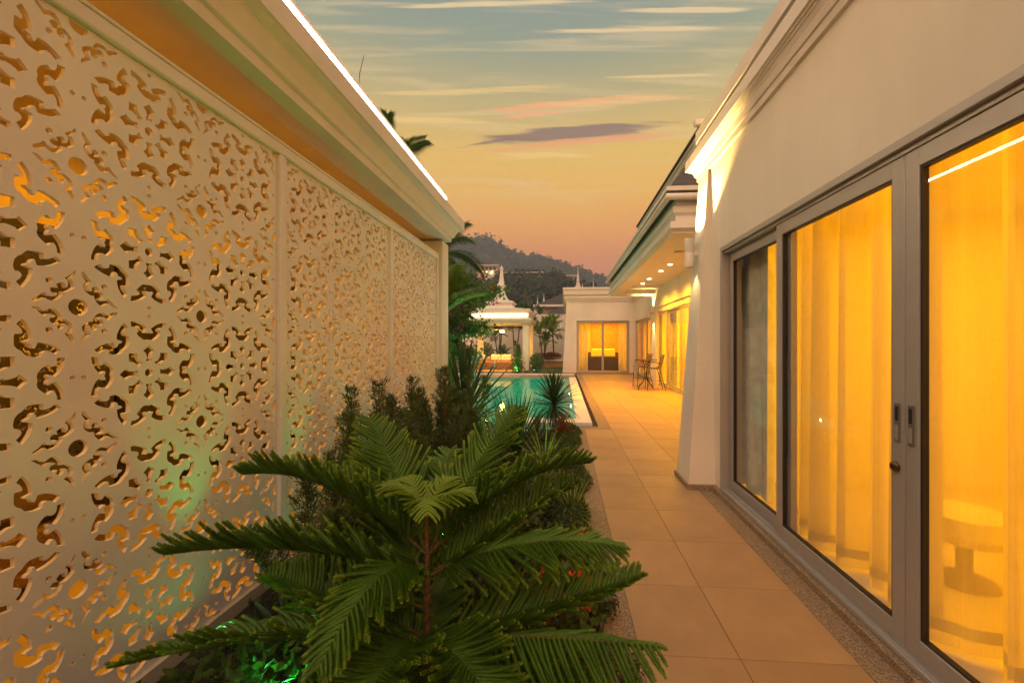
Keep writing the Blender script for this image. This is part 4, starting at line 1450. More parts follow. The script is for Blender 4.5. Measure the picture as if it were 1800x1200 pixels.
def cypress(label, x, y, h, r, n=46, grp=None, z=0.0, lean=0.0, green=False):
    """upright conifer: many ascending flattened sprays"""
    t = thing('cypress_shrub', label, 'shrub', (x, y, z), group=grp)
    MB().tube([(x, y, z - .05), (x + lean * .5, y, z + h * .5), (x + lean, y, z + h * .95)], [0.02, 0.014, 0.004], 6).build('trunk', BARK, t)
    so = Soup()
    nl = max(6, int(n / 6))
    st = MB()
    for q in range(nl):
        a = q * 2.4 + random.uniform(-.5, .5)
        out = r * (2.0 if q else 0.1) * random.uniform(0.6, 1.1)
        hq = h * (1.0 if q == 0 else random.uniform(0.55, 0.97))
        P = bez(np.array([x, y, z]), np.array([x + math.cos(a) * out * .9, y + math.sin(a) * out * .9, z + hq * .45]), np.array([x + math.cos(a) * out + lean, y + math.sin(a) * out, z + hq]), 26)
        st.tube([tuple(p) for p in P[::5]], 0.005, 4)
        for i in range(3, 26):
            f = i / 25
            env = 0.20 * (1.0 - 0.72 * f ** 1.6) * random.uniform(0.6, 1.25)
            for k in range(7):
                b_ = random.uniform(0, 6.28)
                d0 = np.array([math.cos(b_), math.sin(b_), random.uniform(0.8, 1.8)])
                d0 /= np.linalg.norm(d0)
                m = 15
                ss = rng.uniform(0.1, 1, (m, 1))
                pts = P[i] + d0 * env * 1.25 * ss + rng.normal(0, 0.008, (m, 3))
                dd = nrmz(d0 + rng.normal(0, 0.5, (m, 3)))
                a2 = nrmz(np.cross(dd, rng.normal(0, 1, (m, 3))))
                sz = rng.uniform(0.022, 0.045, (m, 1))
                V = np.stack([pts - a2 * 0.004, pts + a2 * 0.004, pts + dd * sz], 1).reshape(-1, 3)
                so.add(V, np.arange(m * 3).reshape(-1, 3))
    st.build('stems', BARK, t)
    so.build('foliage', CYP, t, kind='stuff')
    return t
cypress('tall narrow dark cypress shrub nearest the middle lattice screen, lit green at its foot', -1.27, 2.72, 1.22, 0.20, 60, 'cypress shrubs along the lattice screens')
cypress('slender dark cypress shrub with a thin tip between two bushier ones', -1.42, 3.75, 1.18, 0.14, 44, 'cypress shrubs along the lattice screens')
cypress('bushy dark cypress shrub beside the last lattice screen', -1.22, 4.15, 1.25, 0.20, 60, 'cypress shrubs along the lattice screens')
cypress('dark cypress shrub nearest the swimming pool, right of the bushy one', -1.02, 4.35, 1.20, 0.15, 50, 'cypress shrubs along the lattice screens')
cypress('low dark cypress shrub under the pine, against the screen', -1.3, 2.25, 0.75, 0.2, 40, 'cypress shrubs along the lattice screens')

# strap leaves: shared meshes, every leaf an object
def strap_mesh(name, L_, w, bend, m, n=7):
    vs, fs = [], []
    for i in range(n + 1):
        t = i / n
        x = L_ * (t - bend * 0.25 * t ** 3)
        z = -bend * L_ * 0.5 * t * t
        ww = w * (0.45 + 0.9 * t) * (1 - t ** 2.6) if t < 1 else 0
        ww = max(ww, 0.0006)
        vs += [(x, -ww, z + ww * 0.35), (x, 0, z), (x, ww, z + ww * 0.35)]
    for i in range(n):
        a = i * 3
        fs += [(a, a + 1, a + 4, a + 3), (a + 1, a + 2, a + 5, a + 4)]
    me = bpy.data.meshes.new(name)
    me.from_pydata(vs, [], fs)
    me.materials.append(m)
    me.polygons.foreach_set('use_smooth', [True] * len(fs))
    me.update()
    return me
def spiky(name, label, cat, loc, n, L_, w, m, pit=(5, 85), trunk=None, grp=None, bends=(0.05, 0.4, 0.9), crown=None, seed=1):
    rs = random.Random(seed)
    t = thing(name, label, cat, loc, group=grp)
    z0 = 0
    if trunk:
        h, r = trunk
        MB().tube([(0, 0, -.05), (0.01, 0, h * .5), (0, 0, h)], [r * 1.15, r, r * 0.9], 10).build('trunk', BARKG, t, local=True)
        z0 = h
    me = [strap_mesh('leaf', L_, w, b, m) for b in bends]
    for i in range(n):
        f = i / (n - 1)
        a = i * 2.39996 + rs.uniform(-.2, .2)
        el = pit[0] + (pit[1] - pit[0]) * f + rs.uniform(-7, 7)
        o = bpy.data.objects.new('leaf', me[min(len(me) - 1, int((1 - f) * len(me) + rs.uniform(-.3, .3)) if True else 0)])
        COL.objects.link(o)
        o.parent = t
        s = rs.uniform(0.8, 1.08) * (0.85 + 0.15 * math.sin(f * 3.1))
        o.location = (0, 0, z0 + (crown or 0.04) * (f - .3))
        o.rotation_euler = (rs.uniform(-.25, .25), -R(el), a)
        o.scale = (s, s, s)
    return t
spiky('cordyline', 'spiky dark green cordyline on a short grey trunk at the corner of the swimming pool', 'cordyline', (-0.15, 6.75, 0), 110, 0.58, 0.027, STRAP, (-25, 86), (0.50, 0.045), crown=0.18, seed=4)
spiky('yucca', 'stemless plant of long thin dark blades in the middle of the bed before the pool', 'yucca', (-0.60, 5.2, 0.12), 100, 0.92, 0.018, STRAP, (12, 84), bends=(0.03, 0.18, 0.5), crown=0.08, seed=5)
spiky('yucca', 'drooping clump of thin bright blades right of the middle of the bed', 'yucca', (-0.22, 4.75, 0.05), 60, 0.62, 0.011, GRASSY, (5, 75), bends=(0.2, 0.6, 1.0), crown=0.05, seed=6)
spiky('bromeliad', 'red bronze leaved plant at the foot of the cordyline', 'bromeliad', (-0.02, 6.35, 0.08), 46, 0.34, 0.026, CROTON, (5, 85), bends=(0.1, 0.4, 0.7), crown=0.12, seed=7)
spiky('bromeliad', 'second red bronze leaved plant, just left of the cordyline trunk', 'bromeliad', (-0.42, 6.55, 0.05), 36, 0.30, 0.024, CROTON, (5, 85), bends=(0.1, 0.4, 0.7), crown=0.12, seed=8)
spiky('agave', 'dark pointed rosette plant lit green at the foot of the near lattice screen', 'agave', (-1.35, 1.95, 0.0), 26, 0.36, 0.024, STRAP, (5, 80), bends=(0.05, 0.3, 0.6), seed=9)
spiky('grass_tuft', 'yellow green arching grass tuft spilling over the pebble border', 'grass tuft', (0.08, 3.55, 0.05), 70, 0.42, 0.006, GRASSY, (5, 70), bends=(0.3, 0.8, 1.2), seed=10)
spiky('strap_plant', 'tall dark plant of long upright blades beside the end pillar', 'strap leaved plant', (-1.66, 6.75, 0.15), 64, 1.40, 0.045, STRAP, (28, 86), bends=(0.02, 0.15, 0.4), crown=0.35, seed=11)

# broadleaf plants and flowers under the pine
def leafy(name, label, cat, x, y, z, r, h, n, size, m, aspect=0.5, flowers=None, grp=None, kind='stuff'):
    t = thing(name, label, cat, (x, y, z), group=grp)
    st = MB()
    for k in range(7):
        a = k * 2.4
        st.tube([(x, y, z - .03), (x + math.cos(a) * r * .3, y + math.sin(a) * r * .3, z + h * .5), (x + math.cos(a) * r * .7, y + math.sin(a) * r * .7, z + h * .85)], [0.006, 0.004, 0.002], 5)
    st.build('stems', BARK, t)
    so = Soup()
    leaves_soup(so, blob_pts((x, y, z + h * .55), (r, r, h * .5), n, 0.3), size, aspect, 0.5, 0.35, 0.08)
    so.build('foliage', m, t, kind=kind)
    if flowers:
        fm_, fn, fs_ = flowers
        so = Soup()
        heads = blob_pts((x, y, z + h * .85), (r * .8, r * .8, h * .25), fn, 0.5)
        for hd in heads:
            leaves_soup(so, hd + rng.normal(0, 0.016, (26, 3)) * np.array([1.2, 1.2, .5]), fs_, 0.6, 1.2)
        so.build('flowers', fm_, t, kind=kind)
    return t
leafy('ixora', 'low shrub with orange red flower heads under the right side of the pine', 'flowering shrub', -0.02, 2.22, 0.0, 0.2, 0.50, 420, 0.06, BROAD, 0.45, (IXORA, 16, 0.020))
leafy('ixora', 'second orange red flowering shrub, closer to the camera', 'flowering shrub', -0.0, 1.93, 0.0, 0.18, 0.44, 360, 0.06, BROAD, 0.45, (IXORA, 12, 0.020))
leafy('broadleaf_plant', 'plant with large pale green oval leaves beside the pebble border', 'plant', 0.10, 2.28, 0.0, 0.13, 0.42, 46, 0.13, BROAD, 0.5)
leafy('purple_flowers', 'low dark plant covered with small purple flowers along the pebble border', 'flowering plant', 0.20, 2.75, -0.02, 0.13, 0.16, 900, 0.022, MOUND, 0.5, (PURP, 26, 0.009))
leafy('purple_flowers', 'nearer patch of small purple flowers along the pebble border', 'flowering plant', 0.19, 2.35, -0.02, 0.13, 0.16, 900, 0.022, MOUND, 0.5, (PURP, 24, 0.009))
leafy('purple_flowers', 'patch of purple flowers at the lower edge of the view, under the pine', 'flowering plant', 0.22, 1.85, -0.02, 0.14, 0.16, 900, 0.022, MOUND, 0.5, (PURP, 20, 0.009))
for k, (x_, y_, lab) in enumerate([(-0.95, 1.75, 'leafy dark green shrub under the left branches of the pine'), (-0.75, 2.35, 'leafy dark shrub behind the pine trunk'), (-0.4, 2.9, 'leafy dark shrub in the bed behind the pine'), (-1.0, 3.25, 'leafy dark shrub left of the long blades'),
                                   (-0.3, 3.6, 'leafy shrub right of the middle of the bed'), (-1.2, 1.3, 'leafy dark shrub at the lower left under the pine'), (-0.1, 1.5, 'leafy shrub near the path at the bottom of the view')]):
    leafy('leafy_shrub', lab, 'shrub', x_, y_, 0, 0.27, 0.42, 900, 0.055, BROAD if k % 3 == 0 else MOUND, 0.45, grp='leafy shrubs of the garden bed')

# clipped mound along the pebble border
so = Soup()
pts = []
for _ in range(26000):
    y_ = random.uniform(2.95, 7.4)
    w_ = 0.20 + 0.05 * math.sin(y_ * 3) + 0.04 * math.sin(y_ * 7.3)
    a = random.uniform(0, math.pi)
    rr = random.uniform(0.75, 1.0)
    pts.append((0.05 + math.cos(a) * w_ * rr, y_, max(-.01, math.sin(a) * (0.17 + 0.04 * math.sin(y_ * 4.1)) * rr)))
leaves_soup(so, np.array(pts), 0.024, 0.4, 0.8)
tag(so.build('ground_cover', MOUND), 'clipped mound of tiny green leaves along the pebble border', 'ground cover', kind='stuff')
so = Soup()
pts = np.stack([rng.uniform(-1.8, 0.05, 9000), rng.uniform(0.9, 7.3, 9000), rng.uniform(-0.02, 0.10, 9000)], 1)
leaves_soup(so, pts, 0.05, 0.45, 1.0)
tag(so.build('ground_cover_leaves', MOUND), 'low dark ground cover leaves filling the garden bed under the shrubs', 'ground cover', kind='stuff')

# ---- palms
def palm_frond_mesh(name, L_, leaf, w, droop, m, n=34, vee=0.35, plum=False):
    vs, fs = [], []
    def axis(t):
        return Vector((L_ * (t - 0.28 * droop * t ** 2), 0, L_ * (0.22 * t - droop * 0.55 * t * t)))
    for i in range(n):
        t = 0.14 + 0.86 * (i + .5) / n
        p = axis(t)
        d = (axis(min(1, t + .02)) - axis(t - .02)).normalized()
        for sg in ((1, -1) if not plum else (1, -1, 0.3, -0.3)):
            ln = leaf * (0.55 + 0.9 * t if t < 0.4 else 1.25 - 0.55 * (t - 0.4) / .6) * random.uniform(.9, 1.08)
            s = Vector((0, sg, vee + random.uniform(-.1, .12) - (0.8 if abs(sg) < 1 else 0))).normalized()
            dr = (d * 0.75 + s).normalized()
            q1 = p + dr * ln * .5
            q2 = p + dr * ln + Vector((0, 0, -ln * 0.28))
            a = d.cross(dr).normalized().cross(dr) * w
            o = len(vs)
            vs += [p - a * .4, p + a * .4, q1 + a, q1 - a, q2]
            fs += [(o, o + 1, o + 2, o + 3), (o + 3, o + 2, o + 4)]
    o = len(vs)
    k = 8
    for i in range(k + 1):
        p = axis(i / k)
        r = 0.012 * L_ * (1 - .8 * i / k)
        vs += [p + Vector((0, -r, 0)), p + Vector((0, r, 0)), p + Vector((0, 0, -r * 1.4))]
    for i in range(k):
        for j in range(3):
            fs.append((o + i * 3 + j, o + i * 3 + (j + 1) % 3, o + i * 3 + 3 + (j + 1) % 3, o + i * 3 + 3 + j))
    me = bpy.data.meshes.new(name)
    me.from_pydata([tuple(v) for v in vs], [], fs)
    me.materials.append(m)
    me.update()
    return me
def palm(name, label, loc, h, L_, leaf, w, m, n=11, trunks=1, grp=None, droop=0.8, el=(5, 75), seed=1, r=0.05, plum=False, nl=34, cat='palm'):
    rs = random.Random(seed)
    t = thing(name, label, cat, loc, group=grp)
    ms = [palm_frond_mesh('frond', L_, leaf, w, droop * k, m, nl, plum=plum) for k in (0.6, 1.0, 1.3)]
    for q in range(trunks):
        a0 = q * 2.1 + seed
        spread = 0.0 if trunks == 1 else 0.28
        hx = h * (1 - 0.22 * q)
        dx, dy = math.cos(a0) * spread, math.sin(a0) * spread
        if hx > 0.15:
            MB().tube([(dx * .2, dy * .2, -.05), (dx * .5, dy * .5, hx * .5), (dx, dy, hx)], [r * 1.2, r, r * .8], 8).build('trunk', BARKG, t, local=True)
        for i in range(n):
            f = i / max(1, n - 1)
            o = bpy.data.objects.new('frond', ms[min(2, int((1 - f) * 3))])
            COL.objects.link(o)
            o.parent = t
            s = rs.uniform(.8, 1.05)
            o.location = (dx, dy, hx)
            o.rotation_euler = (rs.uniform(-.2, .2), -R(el[0] + (el[1] - el[0]) * f + rs.uniform(-8, 8)), i * 2.4 + rs.uniform(-.3, .3) + q)
            o.scale = (s, s, s)
    return t
palm('foxtail_palm', 'tall dark plume leaved palm rising behind the end of the terrace building', (-2.8, 9.0, 0), 3.5, 1.5, 0.26, 0.008, PALML, 9, droop=1.1, el=(-15, 60), seed=3, r=0.1, plum=True, nl=60)
palm('foxtail_palm', 'tall palm behind the terrace building, mirrored in the right glass door', (-7.7, 4.4, 0), 5.9, 1.6, 0.34, 0.014, PALML, 13, droop=1.0, el=(-5, 80), seed=12, r=0.13, plum=True, nl=40)
palm('foxtail_palm', 'second tall palm behind the terrace building, mirrored in the middle glass door', (-8.2, 7.2, 0), 6.2, 1.6, 0.34, 0.014, PALML, 13, droop=1.0, el=(-5, 80), seed=13, r=0.13, plum=True, nl=40)
palm('fan_leaf_palm', 'palm with big bright green fronds just beside the end pillar', (-2.5, 7.7, 0), 1.85, 1.4, 0.55, 0.026, PALMY, 13, droop=0.45, el=(35, 86), seed=5, r=0.08)
palm('foxtail_palm', 'palm whose dark top shows above the parapet of the terrace building', (-3.75, 8.4, 0), 5.2, 1.35, 0.28, 0.010, PALML, 12, droop=1.0, el=(-10, 75), seed=7, r=0.12, plum=True, nl=50)

# bougainvillea arching over the pool
bg = thing('bougainvillea', 'arching bougainvillea with pink flowers beside the pillar, hanging over the pool', 'bougainvillea', (-3.1, 9.6, 0))
arms = [((-3.1, 9.6, 0), (-2.6, 9.4, 2.6), (-1.55, 9.5, 2.75)), ((-3.1, 9.6, 0), (-2.7, 9.2, 2.2), (-1.8, 9.2, 1.85)), ((-3.1, 9.6, 0), (-2.6, 9.6, 1.9), (-2.1, 9.4, 1.15)), ((-3.1, 9.6, 0), (-3.0, 9.4, 2.6), (-2.1, 9.3, 3.0)), ((-3.1, 9.6, 0), (-3.0, 9.4, 1.8), (-2.3, 9.2, 2.1)), ((-3.1, 9.6, 0), (-3.1, 9.4, 1.8), (-2.45, 9.2, 1.3))]
so = Soup(); sp_ = Soup(); st = MB()
for p0, p1, p2 in arms:
    B_ = bez(np.array(p0), np.array(p1), np.array(p2), 14)
    st.tube([tuple(p) for p in B_], [0.02 * (1 - .8 * i / 14) for i in range(14)], 5)
    for i in range(4, 14):
        k = 34
        leaves_soup(so, B_[i] + rng.normal(0, 0.12, (k * 4, 3)) * np.array([1, 1, .8]), 0.085, 0.62, 0.2, .35, .08)
    for i in (5, 7, 9, 11, 13):
        c_ = B_[i] + rng.normal(0, .12, 3)
        leaves_soup(sp_, c_ + rng.normal(0, 0.06, (26, 3)), 0.055, 0.8, 0.4, .3, .1)
so.build('foliage', BOUG, bg, kind='stuff')
sp_.build('flowers', PINK, bg, kind='stuff')
st.build('stems', BARKG, bg)
leafy('leafy_shrub', 'dense dark shrub lit green beside the pillar, under the bougainvillea', 'shrub', -2.75, 8.6, 0.4, 0.42, 1.7, 2200, 0.085, BOUG, 0.6, grp='leafy shrubs beside the end pillar')
leafy('leafy_shrub', 'low leafy shrub at the left edge of the pool beside the pillar', 'shrub', -3.6, 11.6, 0.0, 0.5, 1.3, 1800, 0.085, BOUG, 0.6, grp='leafy shrubs beside the end pillar')

# =================================================================== PAVILION (sala) across the pool
pv = thing('pool_pavilion', 'small white open pavilion with a pointed roof spire and lit cornice across the pool', 'pavilion', (-3.4, 22.7, 0))
MB().bbox(-5.2, -1.95, 20.35, 24.6, -0.1, 0.13, 0.02).build('platform', TILE, pv)
for (a, b) in ((-2.08, 21.0), (-5.1, 21.0), (-2.08, 24.1), (-5.1, 24.1)):
    MB().bbox(a, a + 0.32, b, b + 0.4, 0.131, 2.56, 0.01).build('pillar', PLASTER, pv)
vp = [(-0.5, 2.561), (0.0, 2.561), (0.03, 2.60), (0.05, 2.61), (0.12, 2.72), (0.13, 2.73), (0.13, 2.80), (0.05, 2.81), (-0.04, 2.82), (-0.04, 3.02), (-0.5, 3.02)]
v_ = MB()
loop = [(-5.15, 20.85), (-1.73, 20.85), (-1.73, 24.6), (-5.15, 24.6)]
sweep(v_, vp, loop[::-1], closed=True)
v_.build('cornice', PLASTER2, pv)
v_ = MB()
sweep(v_, [(-0.5, 3.021), (0.0, 3.021), (0.0, 3.12), (0.04, 3.13), (0.04, 3.30), (-0.5, 3.31)], loop[::-1], closed=True)
v_.build('parapet', PLASTER2, pv)
MB().box(-4.95, -1.80, 20.80, 20.806, 2.93, 3.02).build('led_strip', LEDP, pv)
MB().box(-4.7, -2.2, 21.3, 24.2, 2.62, 2.70).build('ceiling', PLASTER2, pv)
MB().box(-4.7, -2.2, 21.3, 24.2, 3.1, 3.3).build('roof', PLASTER2, pv)
rf = MB()
rf.lathe([(1.35, 3.305), (1.35, 3.36), (0.80, 3.45), (0.72, 3.55), (0.66, 3.57), (0.66, 3.68), (0.74, 3.72), (0.74, 3.80), (0.62, 3.83), (0.45, 3.87), (0.30, 4.05), (0.19, 4.3), (0.13, 4.5), (0.16, 4.6), (0.16, 4.66), (0.22, 4.72), (0.20, 4.80), (0.15, 4.86), (0.11, 5.1), (0.06, 5.6), (0.09, 5.63), (0.10, 5.70), (0.05, 5.74), (0.0, 5.9)], (-3.42, 22.7, 0), sq=True)
rf.build('spire', PLASTER2, pv)
for xx_ in (-4.1, -2.7):
    MB().lathe([(0, -.006), (.05, -.006), (.06, 0)], (xx_, 21.7, 2.619), 12).build('downlight', LAMPH, pv)
    light('SPOT', 'downlight_beam', (xx_, 21.7, 2.58), 170, (1, .47, .05), .04, spot=120, blend=.8)
    light('SPOT', 'downlight_beam', (xx_, 23.6, 2.58), 170, (1, .47, .05), .04, spot=120, blend=.8)
fan = thing('ceiling_fan', 'ceiling fan with a glowing lamp hanging in the pavilion', 'ceiling fan', (-3.35, 22.4, 2.62))
MB().tube([(0, 0, 0), (0, 0, -0.28)], 0.015, 8).build('rod', STEEL, fan, local=True)
MB().lathe([(0.03, -.27), (0.09, -.30), (0.10, -.36), (0.04, -.38)], (0, 0, 0), 14).build('motor', CREAM, fan, local=True, smooth=True)
MB().lathe([(0.10, -.381), (0.15, -.42), (0.12, -.48), (0.0, -.51)], (0, 0, 0), 16).build('lamp', emis('fan lamp glass', (1.0, 0.75, 0.4), 4.5), fan, local=True, smooth=True)
for k in range(5):
    a = k * 1.2566
    bl = MB().prism([(0.11, -.035), (0.62, -.07), (0.64, .05), (0.11, .03)], 'z', -0.345, -0.335).build('blade', CREAM, fan, local=True)
    bl.rotation_euler = (R(8), 0, a)
light('POINT', 'fan_light', (-3.35, 22.4, 2.0), 80, (1, .50, .06), 0.12)

def tub_seat(name, label, cat, x, y, z, rx, ry, n=24, rz=0.0, cushions=1):
    """rattan tub: rounded shell open at the front with a seat and cushions"""
    t = thing(name, label, cat, (x, y, z), rz=rz)
    vs, fs = [], []
    rows = [(0.80, 0.0), (0.92, 0.12), (1.0, 0.30), (1.02, 0.42)]
    def ring(f, zf, inner=0.0):
        out = []
        for k in range(n):
            a = 2 * math.pi * k / n
            back = max(0.0, math.sin(a))
            z_ = zf if zf < 0.42 else 0.40 + 0.34 * back ** 0.8
            ff = f - inner
            sq = 1.0 / max(abs(math.cos(a)), abs(math.sin(a))) ** 0.35
            out.append((rx * ff * math.cos(a) * sq, ry * ff * math.sin(a) * sq, z_))
        return out
    rs_ = [ring(*r) for r in rows] + [ring(1.02, 0.42, 0.13)] + [ring(0.86, 0.30)]
    for r in rs_:
        vs += r
    for i in range(len(rs_) - 1):
        for k in range(n):
            fs.append((i * n + k, i * n + (k + 1) % n, (i + 1) * n + (k + 1) % n, (i + 1) * n + k))
    fs.append(tuple(range(n))[::-1])
    fs.append(tuple(range((len(rs_) - 1) * n, len(rs_) * n)))
    MB().add(vs, fs).build('shell', RATTAN, t, local=True, smooth=True)
    MB().bbox(-rx * .72, rx * .72, -ry * .8, ry * .55, 0.31, 0.42, 0.04).build('seat_cushion', RED, t, local=True)
    w_ = 2 * rx * .68 / cushions
    for k in range(cushions):
        x0 = -rx * .68 + k * w_
        c_ = MB().bbox(x0 + .01, x0 + w_ - .01, -.07, .07, 0, .36, 0.05).build('back_cushion', CREAM, t, local=True)
        c_.location = (0, ry * .52, 0.43)
        c_.rotation_euler = (R(-14), 0, 0)
    return t
tub_seat('rattan_sofa', 'two seat woven rattan sofa with cream back cushions in the middle of the pavilion', 'sofa', -3.42, 22.2, 0.13, 0.86, 0.45, cushions=2)
tub_seat('rattan_chair', 'round woven rattan tub chair left of the pavilion sofa', 'chair', -4.65, 22.0, 0.13, 0.46, 0.44, rz=R(-35))
tub_seat('rattan_chair', 'round woven rattan tub chair right of the pavilion sofa, half behind the slim green shrub', 'chair', -2.28, 22.6, 0.13, 0.44, 0.42, rz=R(35))
# small shrubs near the pavilion
cy_ = thing('cone_shrub', 'slim upright shrub lit green from below at the front corner of the pavilion', 'shrub', (-2.25, 20.3, 0.05))
so = Soup()
for i in range(60):
    f = i / 60
    leaves_soup(so, np.array([-2.25, 20.3, 0.1 + 1.35 * f]) + rng.normal(0, .16 * (1 - .75 * f), (34, 3)) * np.array([1, 1, .4]), 0.085, .55, .4)
so.build('foliage', BOUG, cy_, kind='stuff')
MB().tube([(-2.25, 20.3, 0), (-2.25, 20.3, 1.2)], [.02, .01], 5).build('trunk', BARKG, cy_)
def green_spot(x, y, z, label, e, tilt=(R(150), 0, 0), spot=110, vis=True, r=0.045):
    t = thing('garden_spotlight', label, 'garden light', (x, y, z), group='green garden spotlights')
    MB().tube([(0, 0, -.12), (0, 0, 0)], 0.008, 6).build('spike', STEEL, t, local=True)
    o = MB().lathe([(r * .7, 0), (r, .02), (r, .08), (r * .93, .08), (r * .93, .065)], (0, 0, 0), 14).build('housing', STEEL, t, local=True)
    o2 = MB().lathe([(0, .062), (r * .9, .064), (r * .9, .066)], (0, 0, 0), 14).build('lens', GREENE, t, local=True)
    e_ = (tilt[0] - math.pi, tilt[1], tilt[2])
    o.rotation_euler = e_
    o2.rotation_euler = e_
    v = Matrix.Rotation(tilt[2], 3, 'Z') @ Matrix.Rotation(tilt[1], 3, 'Y') @ Matrix.Rotation(tilt[0], 3, 'X') @ Vector((0, 0, -1))
    light('SPOT', 'green_beam', Vector((x, y, z)) + v * 0.10, e * 1.0, (0.04, 1.0, 0.16), 0.03, tilt, spot=spot, blend=.7)
green_spot(-2.25, 19.95, 0.12, 'green garden spotlight at the foot of the slim shrub by the pavilion', 45, (R(190), 0, 0))
green_spot(-1.66, 1.92, 0.06, 'green garden spotlight shining up the nearest lattice screen, hidden in leaves', 16, (R(178), R(-6), 0), 42)
green_spot(-1.66, 2.75, 0.06, 'green garden spotlight shining up beside the tall cypress shrub', 12, (R(178), R(-6), 0), 38)
green_spot(-1.05, 1.45, 0.10, 'green garden spotlight under the left branches of the pine', 6, (R(180), 0, 0), 120)
green_spot(-0.85, 2.9, 0.10, 'green garden spotlight between the pine and the long bladed plant', 5, (R(180), R(-15), 0), 90)
green_spot(-0.10, 4.1, 0.16, 'bright green garden spotlight near the pebble border, under the right branch', 14, (R(150), R(-15), 0), 120)
green_spot(-1.52, 3.6, 0.10, 'green garden spotlight behind the cypress shrubs', 2, (R(175), R(-20), 0), 65)
green_spot(-2.55, 8.2, 0.5, 'green garden spotlight inside the shrub beside the end pillar', 34, (R(165), R(-10), 0), 100)
green_spot(-1.45, 20.6, 0.12, 'green garden spotlight by the round shrub right of the pavilion', 16, (R(190), 0, 0))
green_spot(-0.75, 1.55, 0.05, 'green garden spotlight at the foot of the pine trunk', 5, (R(175), R(-20), 0), 120)
leafy('leafy_shrub', 'round dark shrub at the right of the pavilion', 'shrub', -1.35, 21.2, 0.03, 0.4, 0.95, 1500, 0.09, BOUG, 0.55, grp='leafy shrubs near the pavilion')
leafy('leafy_shrub', 'leafy shrub behind the left side of the pavilion', 'shrub', -4.9, 25.4, 0.03, 0.6, 1.5, 1800, 0.1, BOUG, 0.55, grp='leafy shrubs near the pavilion')

# boundary wall, planter, palms behind
bw = thing('boundary_wall', 'pale garden boundary wall behind the pavilion, higher at its right end', 'wall', (-3, 29.8, 0))
MB().box(-12, -2.0, 29.7, 29.95, -.1, 2.5).build('wall_section', PLASTER, bw)
MB().box(-1.999, 0.6, 29.6, 29.95, -.1, 3.62).build('wall_section', PLASTER, bw)
MB().bbox(-12, -2.0, 29.66, 29.99, 2.5005, 2.58, .01).build('coping', PLASTER2, bw)
MB().bbox(-3.55, -3.40, 29.63, 29.699, 1.35, 1.75, 0.01).build('vent', SLATE, bw)
pb = thing('raised_planter', 'low brown planter with a white scalloped edging against the boundary wall', 'planter', (-1, 26, 0))
MB().bbox(-1.7, 0.1, 25.6, 26.9, 0.0, 0.42, .01).build('box', RATTAN, pb)
MB().bbox(-1.75, 0.12, 25.5, 25.599, 0.421, 0.50, .01).build('ledge', POOLW, pb)
for k in range(9):
    e_ = MB()
    cxk = -1.6 + k * .19
    pts_ = [(cxk + .085 * math.cos(a), 25.56, 0.51 + .17 * math.sin(a)) for a in np.linspace(0, math.pi, 9)]
    e_.tube(pts_, 0.016, 6)
    e_.tube([(cxk, 25.56, .50), (cxk, 25.56, .67)], 0.012, 6)
    e_.build('edging_arch', POOLW, pb)
leafy('leafy_shrub', 'dark red leaved ground plants on the raised planter', 'plant', -0.85, 26.0, 0.42, 0.8, 0.5, 1500, 0.12, CROTON, 0.4)
for i, (x_, y_, h_, lab, tr) in enumerate([(-1.25, 26.4, 2.0, 'areca palm with three slim trunks right of the pavilion', 3), (-0.55, 26.2, 2.1, 'areca palm nearest the far wing, two trunks leaning apart', 2), (-2.3, 27.5, 3.2, 'tall areca palm behind the right pavilion pillar', 2),
                                           (-3.2, 27.2, 3.1, 'tall areca palm behind the pavilion sofa', 2), (-4.3, 27.4, 3.4, 'areca palm behind the left part of the pavilion', 3), (-3.9, 26.2, 0.5, 'young low palm behind the pavilion sofa', 1), (-2.0, 31.5, 3.6, 'palm beyond the boundary wall', 2)]):
    palm('areca_palm', lab, (x_, y_, 0.0 if i not in (0, 1) else 0.4), h_, 1.15, 0.42, 0.022, PALMY if i in (0, 1) else PALML, 8, tr, 'areca palms behind the pavilion', 0.8, (15, 80), seed=20 + i, r=0.045, nl=20)

# =================================================================== BISTRO SET
tb = thing('bistro_table', 'small round bar height table with dark curved metal legs between two chairs', 'table', (2.74, 13.9, 0))
MB().lathe([(0, 0.985), (0.36, 0.985), (0.37, 0.992), (0.36, 1.0), (0, 1.0)], (0, 0, 0), 32).build('glass_top', mat('dark glass top', (0.03, 0.03, 0.03), 0.08), tb, local=True)
MB().tube([(0.37 * math.cos(a), 0.37 * math.sin(a), 0.992) for a in np.linspace(0, 2 * math.pi, 33)], 0.011, 6, False).build('rim', STEEL, tb, local=True)
for k in range(4):
    a = k * math.pi / 2 + .6
    c_, s_ = math.cos(a), math.sin(a)
    pts_ = [(0.16 * c_, 0.16 * s_, 0.98), (0.07 * c_, 0.07 * s_, 0.86), (0.045 * c_, 0.045 * s_, 0.6), (0.06 * c_, 0.06 * s_, 0.36), (0.16 * c_, 0.16 * s_, 0.22), (0.29 * c_, 0.29 * s_, 0.12), (0.34 * c_, 0.34 * s_, 0.0)]
    MB().tube(pts_, 0.014, 7).build('leg', STEEL, tb, local=True)
MB().tube([(0.062 * math.cos(a), 0.062 * math.sin(a), 0.36) for a in np.linspace(0, 2 * math.pi, 17)], 0.008, 6, False).build('ring', STEEL, tb, local=True)
